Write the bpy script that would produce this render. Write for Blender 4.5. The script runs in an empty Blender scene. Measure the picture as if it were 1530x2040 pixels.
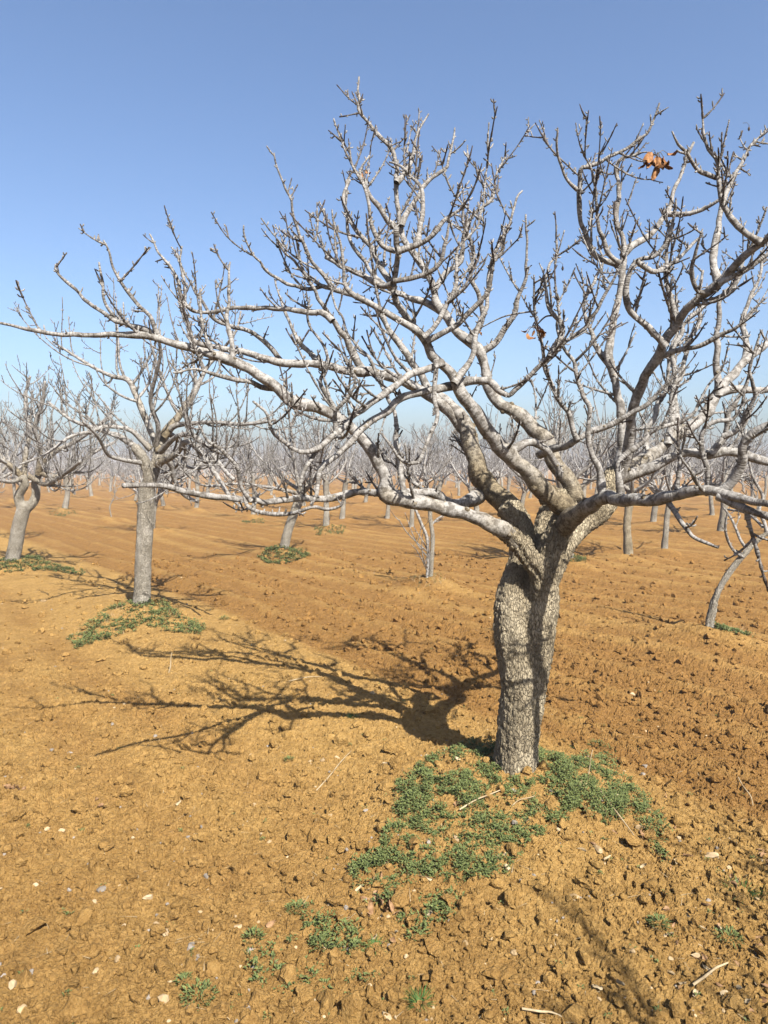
import bpy, math, random
import numpy as np
from mathutils import Vector

scene = bpy.context.scene
C = scene.collection
R = math.radians

# ------------------------------------------------------------ camera, sky, sun
CAM_H = 1.75
FPX = 1415.0
PITCH = math.atan(95.0 / FPX)
cam_d = bpy.data.cameras.new("camera")
cam = bpy.data.objects.new("camera", cam_d)
C.objects.link(cam)
cam.location = (0, 0, CAM_H)
cam.rotation_euler = (R(90) - PITCH, 0, 0)
cam_d.sensor_fit = 'HORIZONTAL'
cam_d.sensor_width = 36.0
cam_d.lens = 36.0 * FPX / 1530.0
cam_d.clip_start = 0.05
cam_d.clip_end = 20000
scene.camera = cam

SHX, SHY = -0.44, 0.86              # shadow offset per metre of height
hor = math.hypot(SHX, SHY)
SUN_EL = math.atan2(1.0, hor)
sun_vec = Vector((-SHX, -SHY, 1.0)).normalized()      # towards the sun
sun_d = bpy.data.lights.new("sun", 'SUN')
sun_d.energy = 5.0
sun_d.angle = R(0.5)
sun_d.color = (1.0, 0.955, 0.88)
sun = bpy.data.objects.new("sun", sun_d)
C.objects.link(sun)
sun.rotation_euler = (-sun_vec).to_track_quat('-Z', 'Y').to_euler()
sun.location = (3, -8, 12)

world = bpy.data.worlds.new("World")
scene.world = world
world.use_nodes = True
wn = world.node_tree
wn.nodes.clear()
sky = wn.nodes.new('ShaderNodeTexSky')
sky.sky_type = 'NISHITA'
sky.sun_disc = False
sky.sun_elevation = SUN_EL
sky.sun_rotation = math.atan2(sun_vec.x, sun_vec.y)
sky.altitude = 300
sky.air_density = 1.0
sky.dust_density = 3.4
sky.ozone_density = 1.5
bg = wn.nodes.new('ShaderNodeBackground')
bg.inputs['Strength'].default_value = 0.052
wo = wn.nodes.new('ShaderNodeOutputWorld')
tint = wn.nodes.new('ShaderNodeMix')
tint.data_type = 'RGBA'
tint.blend_type = 'MULTIPLY'
tint.inputs[0].default_value = 1.0
tint.inputs[7].default_value = (0.99, 1.05, 1.15, 1)
wn.links.new(sky.outputs[0], tint.inputs[6])
wn.links.new(tint.outputs[2], bg.inputs['Color'])
wn.links.new(bg.outputs[0], wo.inputs['Surface'])

scene.view_settings.view_transform = 'Standard'
scene.view_settings.look = 'None'
scene.view_settings.exposure = 1.85
scene.view_settings.gamma = 1
scene.view_settings.use_curve_mapping = False
scene.render.engine = 'CYCLES'
scene.cycles.max_bounces = 6
scene.cycles.volume_bounces = 0

# ------------------------------------------------------------ maths helpers
cp, sp_ = math.cos(PITCH), math.sin(PITCH)


def at(px, py, Y):
    """the world point at world depth Y seen at photo pixel px, py"""
    a = (px - 765.0) / FPX
    b = (1020.0 - py) / FPX
    dy = cp + b * sp_
    dz = -sp_ + b * cp
    s = Y / dy
    return np.array((a * s, Y, CAM_H + dz * s))


_rs = np.random.RandomState(7)
PERM = _rs.permutation(4096)
VAL = _rs.rand(4096)
VAL2 = _rs.rand(4096)
VAL3 = _rs.rand(4096)


def vnoise(x, y, seed=0):
    ix = np.floor(x).astype(np.int64)
    iy = np.floor(y).astype(np.int64)
    fx = x - ix
    fy = y - iy
    fx = fx * fx * (3 - 2 * fx)
    fy = fy * fy * (3 - 2 * fy)

    def h(a, b):
        return VAL[(PERM[(a + seed * 57) & 4095] + b) & 4095]
    return (h(ix, iy) * (1 - fx) + h(ix + 1, iy) * fx) * (1 - fy) + (h(ix, iy + 1) * (1 - fx) + h(ix + 1, iy + 1) * fx) * fy


def fbm(x, y, seed=0, octv=4):
    s = 0
    a = 1.0
    t = 0
    for k in range(octv):
        s = s + a * vnoise(x * 2 ** k + 13.7 * k, y * 2 ** k - 7.1 * k, seed + k)
        t += a
        a *= 0.5
    return s / t


def cells(x, y, seed=0):
    """nearest jittered point: distance, gap to the second, random value of the cell"""
    ix = np.floor(x).astype(np.int64)
    iy = np.floor(y).astype(np.int64)
    f1 = np.full(x.shape, 9.0)
    f2 = np.full(x.shape, 9.0)
    rv = np.zeros(x.shape)
    for a in (-1, 0, 1):
        for b in (-1, 0, 1):
            k = (PERM[(ix + a + seed * 91) & 4095] + iy + b) & 4095
            dx = ix + a + VAL[k] - x
            dy = iy + b + VAL2[k] - y
            d = np.sqrt(dx * dx + dy * dy)
            near = d < f1
            f2 = np.where(near, f1, np.minimum(f2, d))
            rv = np.where(near, VAL3[k], rv)
            f1 = np.where(near, d, f1)
    return f1, f2 - f1, rv


def cells3(p, seed=0):
    i = np.floor(p).astype(np.int64)
    f1 = np.full(len(p), 9.0)
    f2 = np.full(len(p), 9.0)
    for a in (-1, 0, 1):
        for b in (-1, 0, 1):
            for c in (-1, 0, 1):
                k = (PERM[(PERM[(i[:, 0] + a + seed * 91) & 4095] + i[:, 1] + b) & 4095] + i[:, 2] + c) & 4095
                q = np.stack((i[:, 0] + a + VAL[k], i[:, 1] + b + VAL2[k], i[:, 2] + c + VAL3[k]), 1)
                d = np.sqrt(((q - p) ** 2).sum(1))
                f2 = np.where(d < f1, f1, np.minimum(f2, d))
                f1 = np.minimum(f1, d)
    return f1, f2 - f1


def smooth(a, b, x):
    t = np.clip((x - a) / (b - a), 0, 1)
    return t * t * (3 - 2 * t)


# ------------------------------------------------------------ orchard layout
O = np.array((0.66, 3.6))
U = np.array((-0.616, 0.788))       # along a row
N = np.array((0.788, 0.616))        # across the rows
ROW, STEP = 3.85, 4.6


def on_ground_px(px, py, zg=0.18):
    d = at(px, py, 1.0)
    t = (CAM_H - zg) / (CAM_H - d[2])
    return d[0] * t, t


near_spots = {                       # photo pixel of each trunk's foot
    'second': (283, 1203), 'left_edge': (25, 1116), 'leaning': (565, 1095), 'thin_pair': (857, 1152),
    'young': (1413, 1256), 'behind': (1132, 1112), 'right_dark': (1252, 1102), 'right_pale': (1324, 1092),
    'mid_a': (650, 1051), 'mid_b': (820, 1050), 'mid_c': (772, 1033), 'mid_d': (392, 1016), 'mid_e': (130, 1016),
    'mid_f': (505, 1030), 'mid_g': (682, 1034), 'mid_h': (1437, 1062), 'mid_i': (222, 1034),
}
TREES = {'main': (O[0], O[1])}
for k, (a, b) in near_spots.items():
    TREES[k] = on_ground_px(a, b, 0.16 if b > 1080 else 0.1)
TREES['shade'] = (2.65, 0.1)
TREES['past_edge'] = tuple(O + U * 15.0)

far_trees = []
_r = random.Random(11)
for i in range(-1, 60):
    for j in range(-30, 60):
        p = O + N * (ROW * i) + U * (STEP * (j + 0.2 * i)) + np.array((_r.uniform(-.5, .5), _r.uniform(-.5, .5)))
        x, y = p
        if y < 13 or abs(x) > 0.60 * y + 2.5:
            continue
        if any((x - q[0]) ** 2 + (y - q[1]) ** 2 < 2.6 ** 2 for q in TREES.values()):
            continue
        if _r.random() < 0.05:
            continue
        far_trees.append((x, y, math.hypot(x, y)))
far_trees.sort(key=lambda t: t[2])
MOUNDS = list(TREES.values()) + [(x, y) for x, y, d in far_trees if d < 45]


# ------------------------------------------------------------ ground height
def across(x, y):
    return (x - O[0]) * N[0] + (y - O[1]) * N[1]


def along(x, y):
    return (x - O[0]) * U[0] + (y - O[1]) * U[1]


def tilled(x, y):
    w = across(x, y)
    m = np.abs((w / ROW + 0.5) % 1.0 - 0.5) * ROW       # distance to the nearest row
    t = smooth(0.55, 1.1, m + 0.35 * (fbm(x * 0.8, y * 0.8, 31, 2) - 0.5))
    t = 0.6 * smooth(1.6, 2.6, w) + t * (1 - 0.6 * smooth(1.6, 2.6, w))
    return t * smooth(0.1, 1.3, w) * 0.9 + 0.22 * t * (1 - smooth(0.1, 1.3, w))


def height(x, y, fine=True):
    x = np.asarray(x, float)
    y = np.asarray(y, float)
    w = across(x, y)
    s = along(x, y)
    r = np.sqrt(x * x + y * y)
    til = tilled(x, y)
    h = 0.05 * (fbm(x * 0.35, y * 0.35, 1, 3) - 0.5)
    m = np.abs((w / ROW + 0.5) % 1.0 - 0.5) * ROW
    h = h + 0.05 * np.exp(-(m / 0.5) ** 2) * smooth(90, 40, r)
    fw = w + 0.07 * np.sin(s * 0.5 + w * 0.9) + 0.26 * (fbm(s * 0.35, w * 1.1, 4, 3) - 0.5)
    fur = 0.5 + 0.5 * np.cos(fw * 2 * math.pi / 0.64)
    h = h + (0.062 * (fur ** 1.2 - 0.5)) * til * (0.35 + 1.3 * vnoise(s * 0.35, w * 2.2, 9)) * smooth(120, 50, r)
    for (mx, my) in MOUNDS:
        dx, dy = x - mx, y - my
        if abs(mx - O[0]) < 0.01:
            # the big mound runs on towards the camera, lower left
            a = (dx * 0.45 + dy * 0.89)
            b = (-dx * 0.89 + dy * 0.45)
            la = np.where(a < 0, 1.05, 0.5)
            q = (a / la) ** 2 + (b / 0.62) ** 2
            h = h + 0.15 * np.exp(-q ** 1.3)
        else:
            q = (dx * dx + dy * dy) / 0.5 ** 2
            h = h + 0.13 * np.exp(-q)
    if not fine:
        return h
    near = smooth(26, 5, r)
    near2 = smooth(11.0, 2.6, r)
    rough = 0.55 + 0.25 * til + 0.75 * smooth(0.0, 0.9, (x - 0.9) - 0.25 * (y - 1.8)) * smooth(3.6, 2.6, y)
    h = h + 0.034 * (fbm(x * 2.1, y * 2.1, 12, 4) - 0.5) * (0.5 + rough)
    # clods of three sizes: separate domes on a warped lattice
    wx = x + 0.05 * (vnoise(x * 9, y * 9, 40) - 0.5)
    wy = y + 0.05 * (vnoise(x * 9, y * 9, 41) - 0.5)
    wx = wx + 0.012 * (vnoise(x * 45, y * 45, 42) - 0.5)
    wy = wy + 0.012 * (vnoise(x * 45, y * 45, 43) - 0.5)
    for sc, amp, thr, sd in ((7.0, 0.024, 0.80, 3), (16.0, 0.017, 0.66, 5), (36.0, 0.010, 0.5, 6)):
        f1, g, rv = cells(wx * sc, wy * sc, sd)
        dome = np.clip(1 - f1 / (0.30 + 0.26 * rv), 0, 1) ** 0.45
        h = h + amp * dome * np.clip((rv - thr) / (1 - thr), 0, 1) * rough * near
    # crust broken into small tilted plates with sharp edges
    for sc, amp, sd in ((12.0, 0.006, 14), (26.0, 0.0080, 15), (54.0, 0.0062, 16)):
        f1, g, rv = cells(wx * sc, wy * sc, sd)
        edge = smooth(0.0, 0.10, g)
        h = h + amp * ((rv - 0.5) * 1.2 + 0.7 * f1 * np.cos(rv * 40)) * (0.55 + 0.5 * rough) * near2 - amp * 0.9 * (1 - edge) * near2 * (rv > 0.45)
    # small holes and cracks
    n = fbm(x * 23, y * 23, 22, 3)
    h = h - 0.024 * smooth(0.64, 0.70, n) * rough * (0.2 * near + 0.8 * near2)
    n2 = fbm(x * 42, y * 42, 27, 3)
    h = h + 0.010 * (n2 - 0.5) * (0.6 + 0.5 * rough) * near2
    h = h - 0.016 * smooth(0.61, 0.68, n2) * near2 * smooth(0.35, 0.6, vnoise(x * 3, y * 3, 77))
    return h


# ------------------------------------------------------------ mesh helpers
def mesh_from(name, V, F4=None, F3=None, mats=(), attrs=None, smooth_=True):
    me = bpy.data.meshes.new(name)
    V = np.asarray(V, np.float32)
    n4 = 0 if F4 is None else len(F4)
    n3 = 0 if F3 is None else len(F3)
    loops = []
    if n4:
        loops.append(np.asarray(F4, np.int32).ravel())
    if n3:
        loops.append(np.asarray(F3, np.int32).ravel())
    loops = np.concatenate(loops)
    me.vertices.add(len(V))
    me.vertices.foreach_set('co', V.ravel())
    me.loops.add(len(loops))
    me.loops.foreach_set('vertex_index', loops)
    me.polygons.add(n4 + n3)
    st = np.concatenate((np.arange(n4) * 4, n4 * 4 + np.arange(n3) * 3)).astype(np.int32)
    me.polygons.foreach_set('loop_start', st)
    me.polygons.foreach_set('use_smooth', np.full(n4 + n3, smooth_))
    for k, a in (attrs or {}).items():
        at_ = me.attributes.new(k, 'FLOAT', 'POINT')
        at_.data.foreach_set('value', np.asarray(a, np.float32))
    me.update(calc_edges=True)
    me.validate()
    for m in mats:
        me.materials.append(m)
    return me


def link(name, me, parent=None, loc=None):
    o = bpy.data.objects.new(name, me)
    C.objects.link(o)
    if parent is not None:
        o.parent = parent
    if loc is not None:
        o.location = loc
    return o


def tag(o, label=None, cat=None, group=None, kind=None):
    if label:
        o['label'] = label
    if cat:
        o['category'] = cat
    if group:
        o['group'] = group
    if kind:
        o['kind'] = kind
    return o


class Tubes:
    """collects tubes and cones into one mesh"""

    def __init__(self):
        self.v, self.f4, self.f3, self.age, self.ln, self.n = [], [], [], [], [], 0

    def tube(self, pts, rad, k, age=None, cap=True, wob=0.0, seed=0):
        P = np.asarray(pts, float)
        r = np.asarray(rad, float)
        n = len(P)
        T = np.gradient(P, axis=0)
        T /= np.linalg.norm(T, axis=1)[:, None] + 1e-12
        seg = np.concatenate(([0], np.cumsum(np.linalg.norm(np.diff(P, axis=0), axis=1))))
        ref = np.array((0, 0, 1.0)) if abs(T[0][2]) < 0.9 else np.array((1.0, 0, 0))
        A = np.zeros((n, 3))
        a = np.cross(T[0], ref)
        a /= np.linalg.norm(a)
        for i in range(n):
            a = a - T[i] * np.dot(a, T[i])
            a /= np.linalg.norm(a) + 1e-12
            A[i] = a
        B = np.cross(T, A)
        th = np.arange(k) * 2 * math.pi / k
        rr = np.repeat(r[:, None], k, 1)
        if wob > 0:
            rr = rr * (1 + wob * (vnoise(seg[:, None] * 9 / max(r.mean() * 20, .3) + seed, np.cos(th)[None] * 1.5 + 5 + seed, 3) - 0.5)
                       + wob * (vnoise(seg[:, None] * 26 + seed, np.sin(th)[None] * 2 + 9 + np.cos(th)[None], 5) - 0.5))
        ring = P[:, None] + rr[..., None] * (np.cos(th)[None, :, None] * A[:, None] + np.sin(th)[None, :, None] * B[:, None])
        V = ring.reshape(-1, 3)
        i0 = np.arange(n - 1)[:, None] * k
        j = np.arange(k)[None]
        j2 = (j + 1) % k
        f = np.stack((i0 + j, i0 + j2, i0 + k + j2, i0 + k + j), -1).reshape(-1, 4) + self.n
        self.v.append(V)
        self.f4.append(f)
        if age is None:
            age = np.clip(r / 0.03, 0, 1)
        age = np.broadcast_to(np.asarray(age, float), (n,))
        self.age.append(np.repeat(age, k))
        self.ln.append(np.repeat(seg + seed * 3.17, k))
        self.n += n * k
        if cap:
            tip = P[-1] + T[-1] * r[-1] * 0.7
            self.v.append(tip[None])
            self.age.append(age[-1:] * 0.6)
            self.ln.append(seg[-1:])
            b = self.n - k
            self.f3.append(np.stack((b + j[0], b + j2[0], np.full(k, self.n)), -1))
            self.n += 1

    def mesh(self, name, mats):
        return mesh_from(name, np.concatenate(self.v), np.concatenate(self.f4) if self.f4 else None,
                         np.concatenate(self.f3) if self.f3 else None, mats,
                         {'age': np.concatenate(self.age), 'along': np.concatenate(self.ln)})


def catmull(P, R_, step):
    P = np.asarray(P, float)
    R_ = np.asarray(R_, float)
    n = len(P)
    out, ro = [], []
    for i in range(n - 1):
        p0 = P[max(i - 1, 0)]
        p1, p2 = P[i], P[i + 1]
        p3 = P[min(i + 2, n - 1)]
        m = max(2, int(np.linalg.norm(p2 - p1) / step))
        for q in range(m):
            t = q / m
            out.append(0.5 * (2 * p1 + (p2 - p0) * t + (2 * p0 - 5 * p1 + 4 * p2 - p3) * t * t + (3 * p1 - p0 - 3 * p2 + p3) * t ** 3))
            ro.append(R_[i] * (1 - t) + R_[i + 1] * t)
    out.append(P[-1])
    ro.append(R_[-1])
    return np.array(out), np.array(ro)


# ------------------------------------------------------------ materials
def new_mat(name):
    m = bpy.data.materials.new(name)
    m.use_nodes = True
    nt = m.node_tree
    nt.nodes.clear()
    o = nt.nodes.new('ShaderNodeOutputMaterial')
    p = nt.nodes.new('ShaderNodeBsdfPrincipled')
    nt.links.new(p.outputs[0], o.inputs['Surface'])
    p.inputs['Roughness'].default_value = 0.9
    p.inputs['Specular IOR Level'].default_value = 0.2
    return m, nt, p


def nd(nt, typ, **kw):
    n = nt.nodes.new(typ)
    for k, v in kw.items():
        if k in ('operation', 'data_type', 'blend_type', 'attribute_name', 'feature', 'noise_dimensions', 'voronoi_dimensions', 'distance', 'normalize'):
            setattr(n, k, v)
        else:
            n.inputs[k].default_value = v
    return n


def ramp(nt, stops):
    n = nt.nodes.new('ShaderNodeValToRGB')
    cr = n.color_ramp
    while len(cr.elements) < len(stops):
        cr.elements.new(0.5)
    for e, (p, c) in zip(cr.elements, stops):
        e.position = p
        e.color = (*c, 1)
    return n


def noise(nt, vec, scale, detail=4, rough=0.6):
    n = nd(nt, 'ShaderNodeTexNoise', Scale=scale, Detail=detail, Roughness=rough)
    if vec is not None:
        nt.links.new(vec, n.inputs['Vector'])
    return n


def mix(nt, fac, a, b):
    n = nt.nodes.new('ShaderNodeMix')
    n.data_type = 'RGBA'
    L = nt.links.new
    if isinstance(fac, float):
        n.inputs[0].default_value = fac
    else:
        L(fac, n.inputs[0])
    for v, i in ((a, 6), (b, 7)):
        if isinstance(v, tuple):
            n.inputs[i].default_value = (*v, 1)
        else:
            L(v, n.inputs[i])
    return n.outputs[2]


# --- soil
soil, nt, pr = new_mat('soil')
geo = nt.nodes.new('ShaderNodeNewGeometry')
P_ = geo.outputs['Position']
n1 = noise(nt, P_, 1.3, 5)
n2 = noise(nt, P_, 34, 6, 0.7)
n3 = noise(nt, P_, 9, 4, 0.6)
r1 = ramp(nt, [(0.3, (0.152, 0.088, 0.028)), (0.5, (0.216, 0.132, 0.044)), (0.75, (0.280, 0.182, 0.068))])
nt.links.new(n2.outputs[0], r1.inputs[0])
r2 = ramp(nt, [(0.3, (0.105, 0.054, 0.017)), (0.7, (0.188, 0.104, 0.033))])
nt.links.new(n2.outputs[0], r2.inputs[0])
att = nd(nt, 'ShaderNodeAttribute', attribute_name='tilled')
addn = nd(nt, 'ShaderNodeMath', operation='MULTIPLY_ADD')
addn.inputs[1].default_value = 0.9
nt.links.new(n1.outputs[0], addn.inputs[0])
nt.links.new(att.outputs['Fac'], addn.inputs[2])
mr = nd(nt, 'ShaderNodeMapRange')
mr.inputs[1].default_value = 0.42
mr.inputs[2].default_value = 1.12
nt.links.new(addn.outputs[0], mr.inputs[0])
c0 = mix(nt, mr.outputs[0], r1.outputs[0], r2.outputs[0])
rp = ramp(nt, [(0.35, (0.80, 0.78, 0.74)), (0.62, (1.06, 1.05, 1.04))])
nt.links.new(n3.outputs[0], rp.inputs[0])
mm = nt.nodes.new('ShaderNodeMix')
mm.data_type = 'RGBA'
mm.blend_type = 'MULTIPLY'
mm.inputs[0].default_value = 0.8
nt.links.new(c0, mm.inputs[6])
nt.links.new(rp.outputs[0], mm.inputs[7])
# pale grit
vor = nd(nt, 'ShaderNodeTexVoronoi', Scale=75.0)
nt.links.new(P_, vor.inputs['Vector'])
gm = nd(nt, 'ShaderNodeMath', operation='LESS_THAN')
gm.inputs[1].default_value = 0.09
nt.links.new(vor.outputs['Distance'], gm.inputs[0])
c1 = mix(nt, gm.outputs[0], mm.outputs[2], (0.274, 0.190, 0.091))
nt.links.new(c1, pr.inputs['Base Color'])
pr.inputs['Roughness'].default_value = 1.0
pr.inputs['Specular IOR Level'].default_value = 0.05
bn = noise(nt, P_, 150, 7, 0.8)
bv = nd(nt, 'ShaderNodeTexVoronoi', Scale=95.0)
bw = nd(nt, 'ShaderNodeVectorMath', operation='MULTIPLY_ADD')
bw.inputs[1].default_value = (0.02, 0.02, 0.02)
nt.links.new(n2.outputs['Color'], bw.inputs[0])
nt.links.new(P_, bw.inputs[2])
nt.links.new(bw.outputs[0], bv.inputs['Vector'])
bs = nd(nt, 'ShaderNodeMath', operation='ADD')
nt.links.new(bn.outputs[0], bs.inputs[0])
nt.links.new(bv.outputs['Distance'], bs.inputs[1])
bp = nd(nt, 'ShaderNodeBump', Strength=1.0, Distance=0.010)
nt.links.new(bs.outputs[0], bp.inputs['Height'])
nt.links.new(bp.outputs[0], pr.inputs['Normal'])


# --- bark: grey with ring scars on young wood, rough tan on old wood
def bark_mat(name, young, grey, old, bump=0.004):
    m, nt, pr = new_mat(name)
    L = nt.links.new
    age = nd(nt, 'ShaderNodeAttribute', attribute_name='age')
    al = nd(nt, 'ShaderNodeAttribute', attribute_name='along')
    tc = nt.nodes.new('ShaderNodeTexCoord')
    ob = tc.outputs['Object']
    nA = noise(nt, ob, 30, 6, 0.7)
    nB = noise(nt, ob, 95, 5, 0.7)
    # rings
    rn = nd(nt, 'ShaderNodeTexNoise', noise_dimensions='1D', Scale=1.0, Detail=2.0)
    mu = nd(nt, 'ShaderNodeMath', operation='MULTIPLY')
    mu.inputs[1].default_value = 130.0
    L(al.outputs['Fac'], mu.inputs[0])
    L(mu.outputs[0], rn.inputs['W'])
    rr = ramp(nt, [(0.38, (0.26, 0.23, 0.21)), (0.50, (1.12, 1.12, 1.12))])
    L(rn.outputs[0], rr.inputs[0])
    base = ramp(nt, [(0.04, young), (0.13, tuple(0.88 * g for g in grey)), (0.36, tuple(1.05 * g for g in grey)), (0.8, grey), (1.0, old)])
    L(age.outputs['Fac'], base.inputs[0])
    # patches of darker weathered skin
    pt = ramp(nt, [(0.42, (0.33, 0.30, 0.26)), (0.55, (1.05, 1.05, 1.05))])
    L(nA.outputs[0], pt.inputs[0])
    m1 = nt.nodes.new('ShaderNodeMix'); m1.data_type = 'RGBA'; m1.blend_type = 'MULTIPLY'; m1.inputs[0].default_value = 0.85
    L(base.outputs[0], m1.inputs[6]); L(pt.outputs[0], m1.inputs[7])
    m2 = nt.nodes.new('ShaderNodeMix'); m2.data_type = 'RGBA'; m2.blend_type = 'MULTIPLY'
    fa = nd(nt, 'ShaderNodeMapRange')
    fa.inputs[1].default_value = 0.25; fa.inputs[2].default_value = 0.9
    fa.inputs[1].default_value = 0.12; fa.inputs[2].default_value = 0.34; fa.inputs[3].default_value = 0.8; fa.inputs[4].default_value = 0.10
    L(age.outputs['Fac'], fa.inputs[0]); L(fa.outputs[0], m2.inputs[0])
    L(m1.outputs[2], m2.inputs[6]); L(rr.outputs[0], m2.inputs[7])
    # fine speckle
    m3 = nt.nodes.new('ShaderNodeMix'); m3.data_type = 'RGBA'; m3.blend_type = 'MULTIPLY'; m3.inputs[0].default_value = 0.6
    sp = ramp(nt, [(0.34, (0.45, 0.42, 0.38)), (0.5, (1, 1, 1))])
    L(nB.outputs[0], sp.inputs[0])
    L(m2.outputs[2], m3.inputs[6]); L(sp.outputs[0], m3.inputs[7])
    mpp = nt.nodes.new('ShaderNodeMapping')
    mpp.inputs['Scale'].default_value = (1, 1, 0.6)
    wv = nd(nt, 'ShaderNodeVectorMath', operation='MULTIPLY_ADD')
    wv.inputs[1].default_value = (0.05, 0.05, 0.05)
    L(nA.outputs['Color'], wv.inputs[0]); L(ob, wv.inputs[2]); L(wv.outputs[0], mpp.inputs['Vector'])
    vo = nd(nt, 'ShaderNodeTexVoronoi', feature='DISTANCE_TO_EDGE', Scale=75.0)
    L(mpp.outputs[0], vo.inputs['Vector'])
    cr = ramp(nt, [(0.0, (0.34, 0.31, 0.27)), (0.07, (1, 1, 1))])
    L(vo.outputs['Distance'], cr.inputs[0])
    # where the wood is old enough to crack, with a ragged edge
    ag = nd(nt, 'ShaderNodeMath', operation='MULTIPLY_ADD')
    ag.inputs[1].default_value = 0.7
    nL = noise(nt, ob, 9, 4, 0.6)
    L(nL.outputs[0], ag.inputs[0]); L(age.outputs['Fac'], ag.inputs[2])
    am = nd(nt, 'ShaderNodeMapRange')
    am.inputs[1].default_value = 0.95; am.inputs[2].default_value = 1.25
    L(ag.outputs[0], am.inputs[0])
    m4 = nt.nodes.new('ShaderNodeMix'); m4.data_type = 'RGBA'; m4.blend_type = 'MULTIPLY'
    L(am.outputs[0], m4.inputs[0]); L(m3.outputs[2], m4.inputs[6]); L(cr.outputs[0], m4.inputs[7])
    m5 = nt.nodes.new('ShaderNodeMix'); m5.data_type = 'RGBA'; m5.blend_type = 'MULTIPLY'
    m5.inputs[7].default_value = (0.92, 0.84, 0.68, 1)
    L(am.outputs[0], m5.inputs[0]); L(m4.outputs[2], m5.inputs[6])
    L(m5.outputs[2], pr.inputs['Base Color'])
    pr.inputs['Roughness'].default_value = 0.75
    ad = nd(nt, 'ShaderNodeMath', operation='ADD')
    L(nB.outputs[0], ad.inputs[0]); L(rn.outputs[0], ad.inputs[1])
    bp = nd(nt, 'ShaderNodeBump', Strength=0.8, Distance=bump)
    L(ad.outputs[0], bp.inputs['Height']); L(bp.outputs[0], pr.inputs['Normal'])
    return m


bark = bark_mat('branch_bark', (0.045, 0.034, 0.028), (0.182, 0.173, 0.161), (0.138, 0.121, 0.092))
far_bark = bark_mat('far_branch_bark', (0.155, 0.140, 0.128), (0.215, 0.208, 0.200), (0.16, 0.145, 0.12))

trunk_bark, nt, pr = new_mat('trunk_bark')
L = nt.links.new
tc = nt.nodes.new('ShaderNodeTexCoord')
mp = nt.nodes.new('ShaderNodeMapping')
mp.inputs['Scale'].default_value = (1, 1, 0.36)
L(tc.outputs['Object'], mp.inputs['Vector'])
wrp = noise(nt, mp.outputs[0], 14, 4, 0.6)
sub = nd(nt, 'ShaderNodeVectorMath', operation='MULTIPLY_ADD')
sub.inputs[1].default_value = (0.05, 0.05, 0.05)
L(wrp.outputs['Color'], sub.inputs[0]); L(mp.outputs[0], sub.inputs[2])
vc = nd(nt, 'ShaderNodeTexVoronoi', feature='DISTANCE_TO_EDGE', Scale=82.0)
L(sub.outputs[0], vc.inputs['Vector'])
rc = ramp(nt, [(0.0, (0.32, 0.29, 0.25)), (0.06, (1, 1, 1))])
L(vc.outputs['Distance'], rc.inputs[0])
nA = noise(nt, tc.outputs['Object'], 7, 5, 0.6)
ca = ramp(nt, [(0.3, (0.100, 0.080, 0.050)), (0.5, (0.175, 0.146, 0.098)), (0.7, (0.262, 0.226, 0.160))])
L(nA.outputs[0], ca.inputs[0])
nB = noise(nt, tc.outputs['Object'], 70, 6, 0.75)
cb = ramp(nt, [(0.35, (0.6, 0.57, 0.52)), (0.6, (1.08, 1.08, 1.08))])
L(nB.outputs[0], cb.inputs[0])
mA = nt.nodes.new('ShaderNodeMix'); mA.data_type = 'RGBA'; mA.blend_type = 'MULTIPLY'; mA.inputs[0].default_value = 0.8
L(ca.outputs[0], mA.inputs[6]); L(cb.outputs[0], mA.inputs[7])
mB = nt.nodes.new('ShaderNodeMix'); mB.data_type = 'RGBA'; mB.blend_type = 'MULTIPLY'; mB.inputs[0].default_value = 0.85
L(mA.outputs[2], mB.inputs[6]); L(rc.outputs[0], mB.inputs[7])
L(mB.outputs[2], pr.inputs['Base Color'])
hh = nd(nt, 'ShaderNodeMath', operation='MULTIPLY_ADD')
hh.inputs[1].default_value = 0.5
rh = ramp(nt, [(0.0, (0, 0, 0)), (0.16, (1, 1, 1))])
L(vc.outputs['Distance'], rh.inputs[0])
L(nB.outputs[0], hh.inputs[0]); L(rh.outputs[0], hh.inputs[2])
bp = nd(nt, 'ShaderNodeBump', Strength=1.0, Distance=0.007)
L(hh.outputs[0], bp.inputs['Height']); L(bp.outputs[0], pr.inputs['Normal'])


for n_ in trunk_bark.node_tree.nodes:
    if n_.bl_idname == 'ShaderNodeValToRGB':
        n_.label = 'r%d' % len(n_.color_ramp.elements)
old_trunk = trunk_bark.copy()
old_trunk.name = 'pale_trunk_bark'
for n_ in old_trunk.node_tree.nodes:
    if n_.label == 'r3':
        for e_, c_ in zip(n_.color_ramp.elements, ((0.135, 0.118, 0.090), (0.190, 0.172, 0.140), (0.255, 0.235, 0.200))):
            e_.color = (*c_, 1)


def leafy(name, a, b, rough=0.6, trans=0.0, scale=18):
    m, nt, pr = new_mat(name)
    g = nt.nodes.new('ShaderNodeNewGeometry')
    n = noise(nt, g.outputs['Position'], scale, 3)
    r = ramp(nt, [(0.35, a), (0.65, b)])
    nt.links.new(n.outputs[0], r.inputs[0])
    nt.links.new(r.outputs[0], pr.inputs['Base Color'])
    pr.inputs['Roughness'].default_value = rough
    pr.inputs['Specular IOR Level'].default_value = 0.08
    return m


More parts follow.
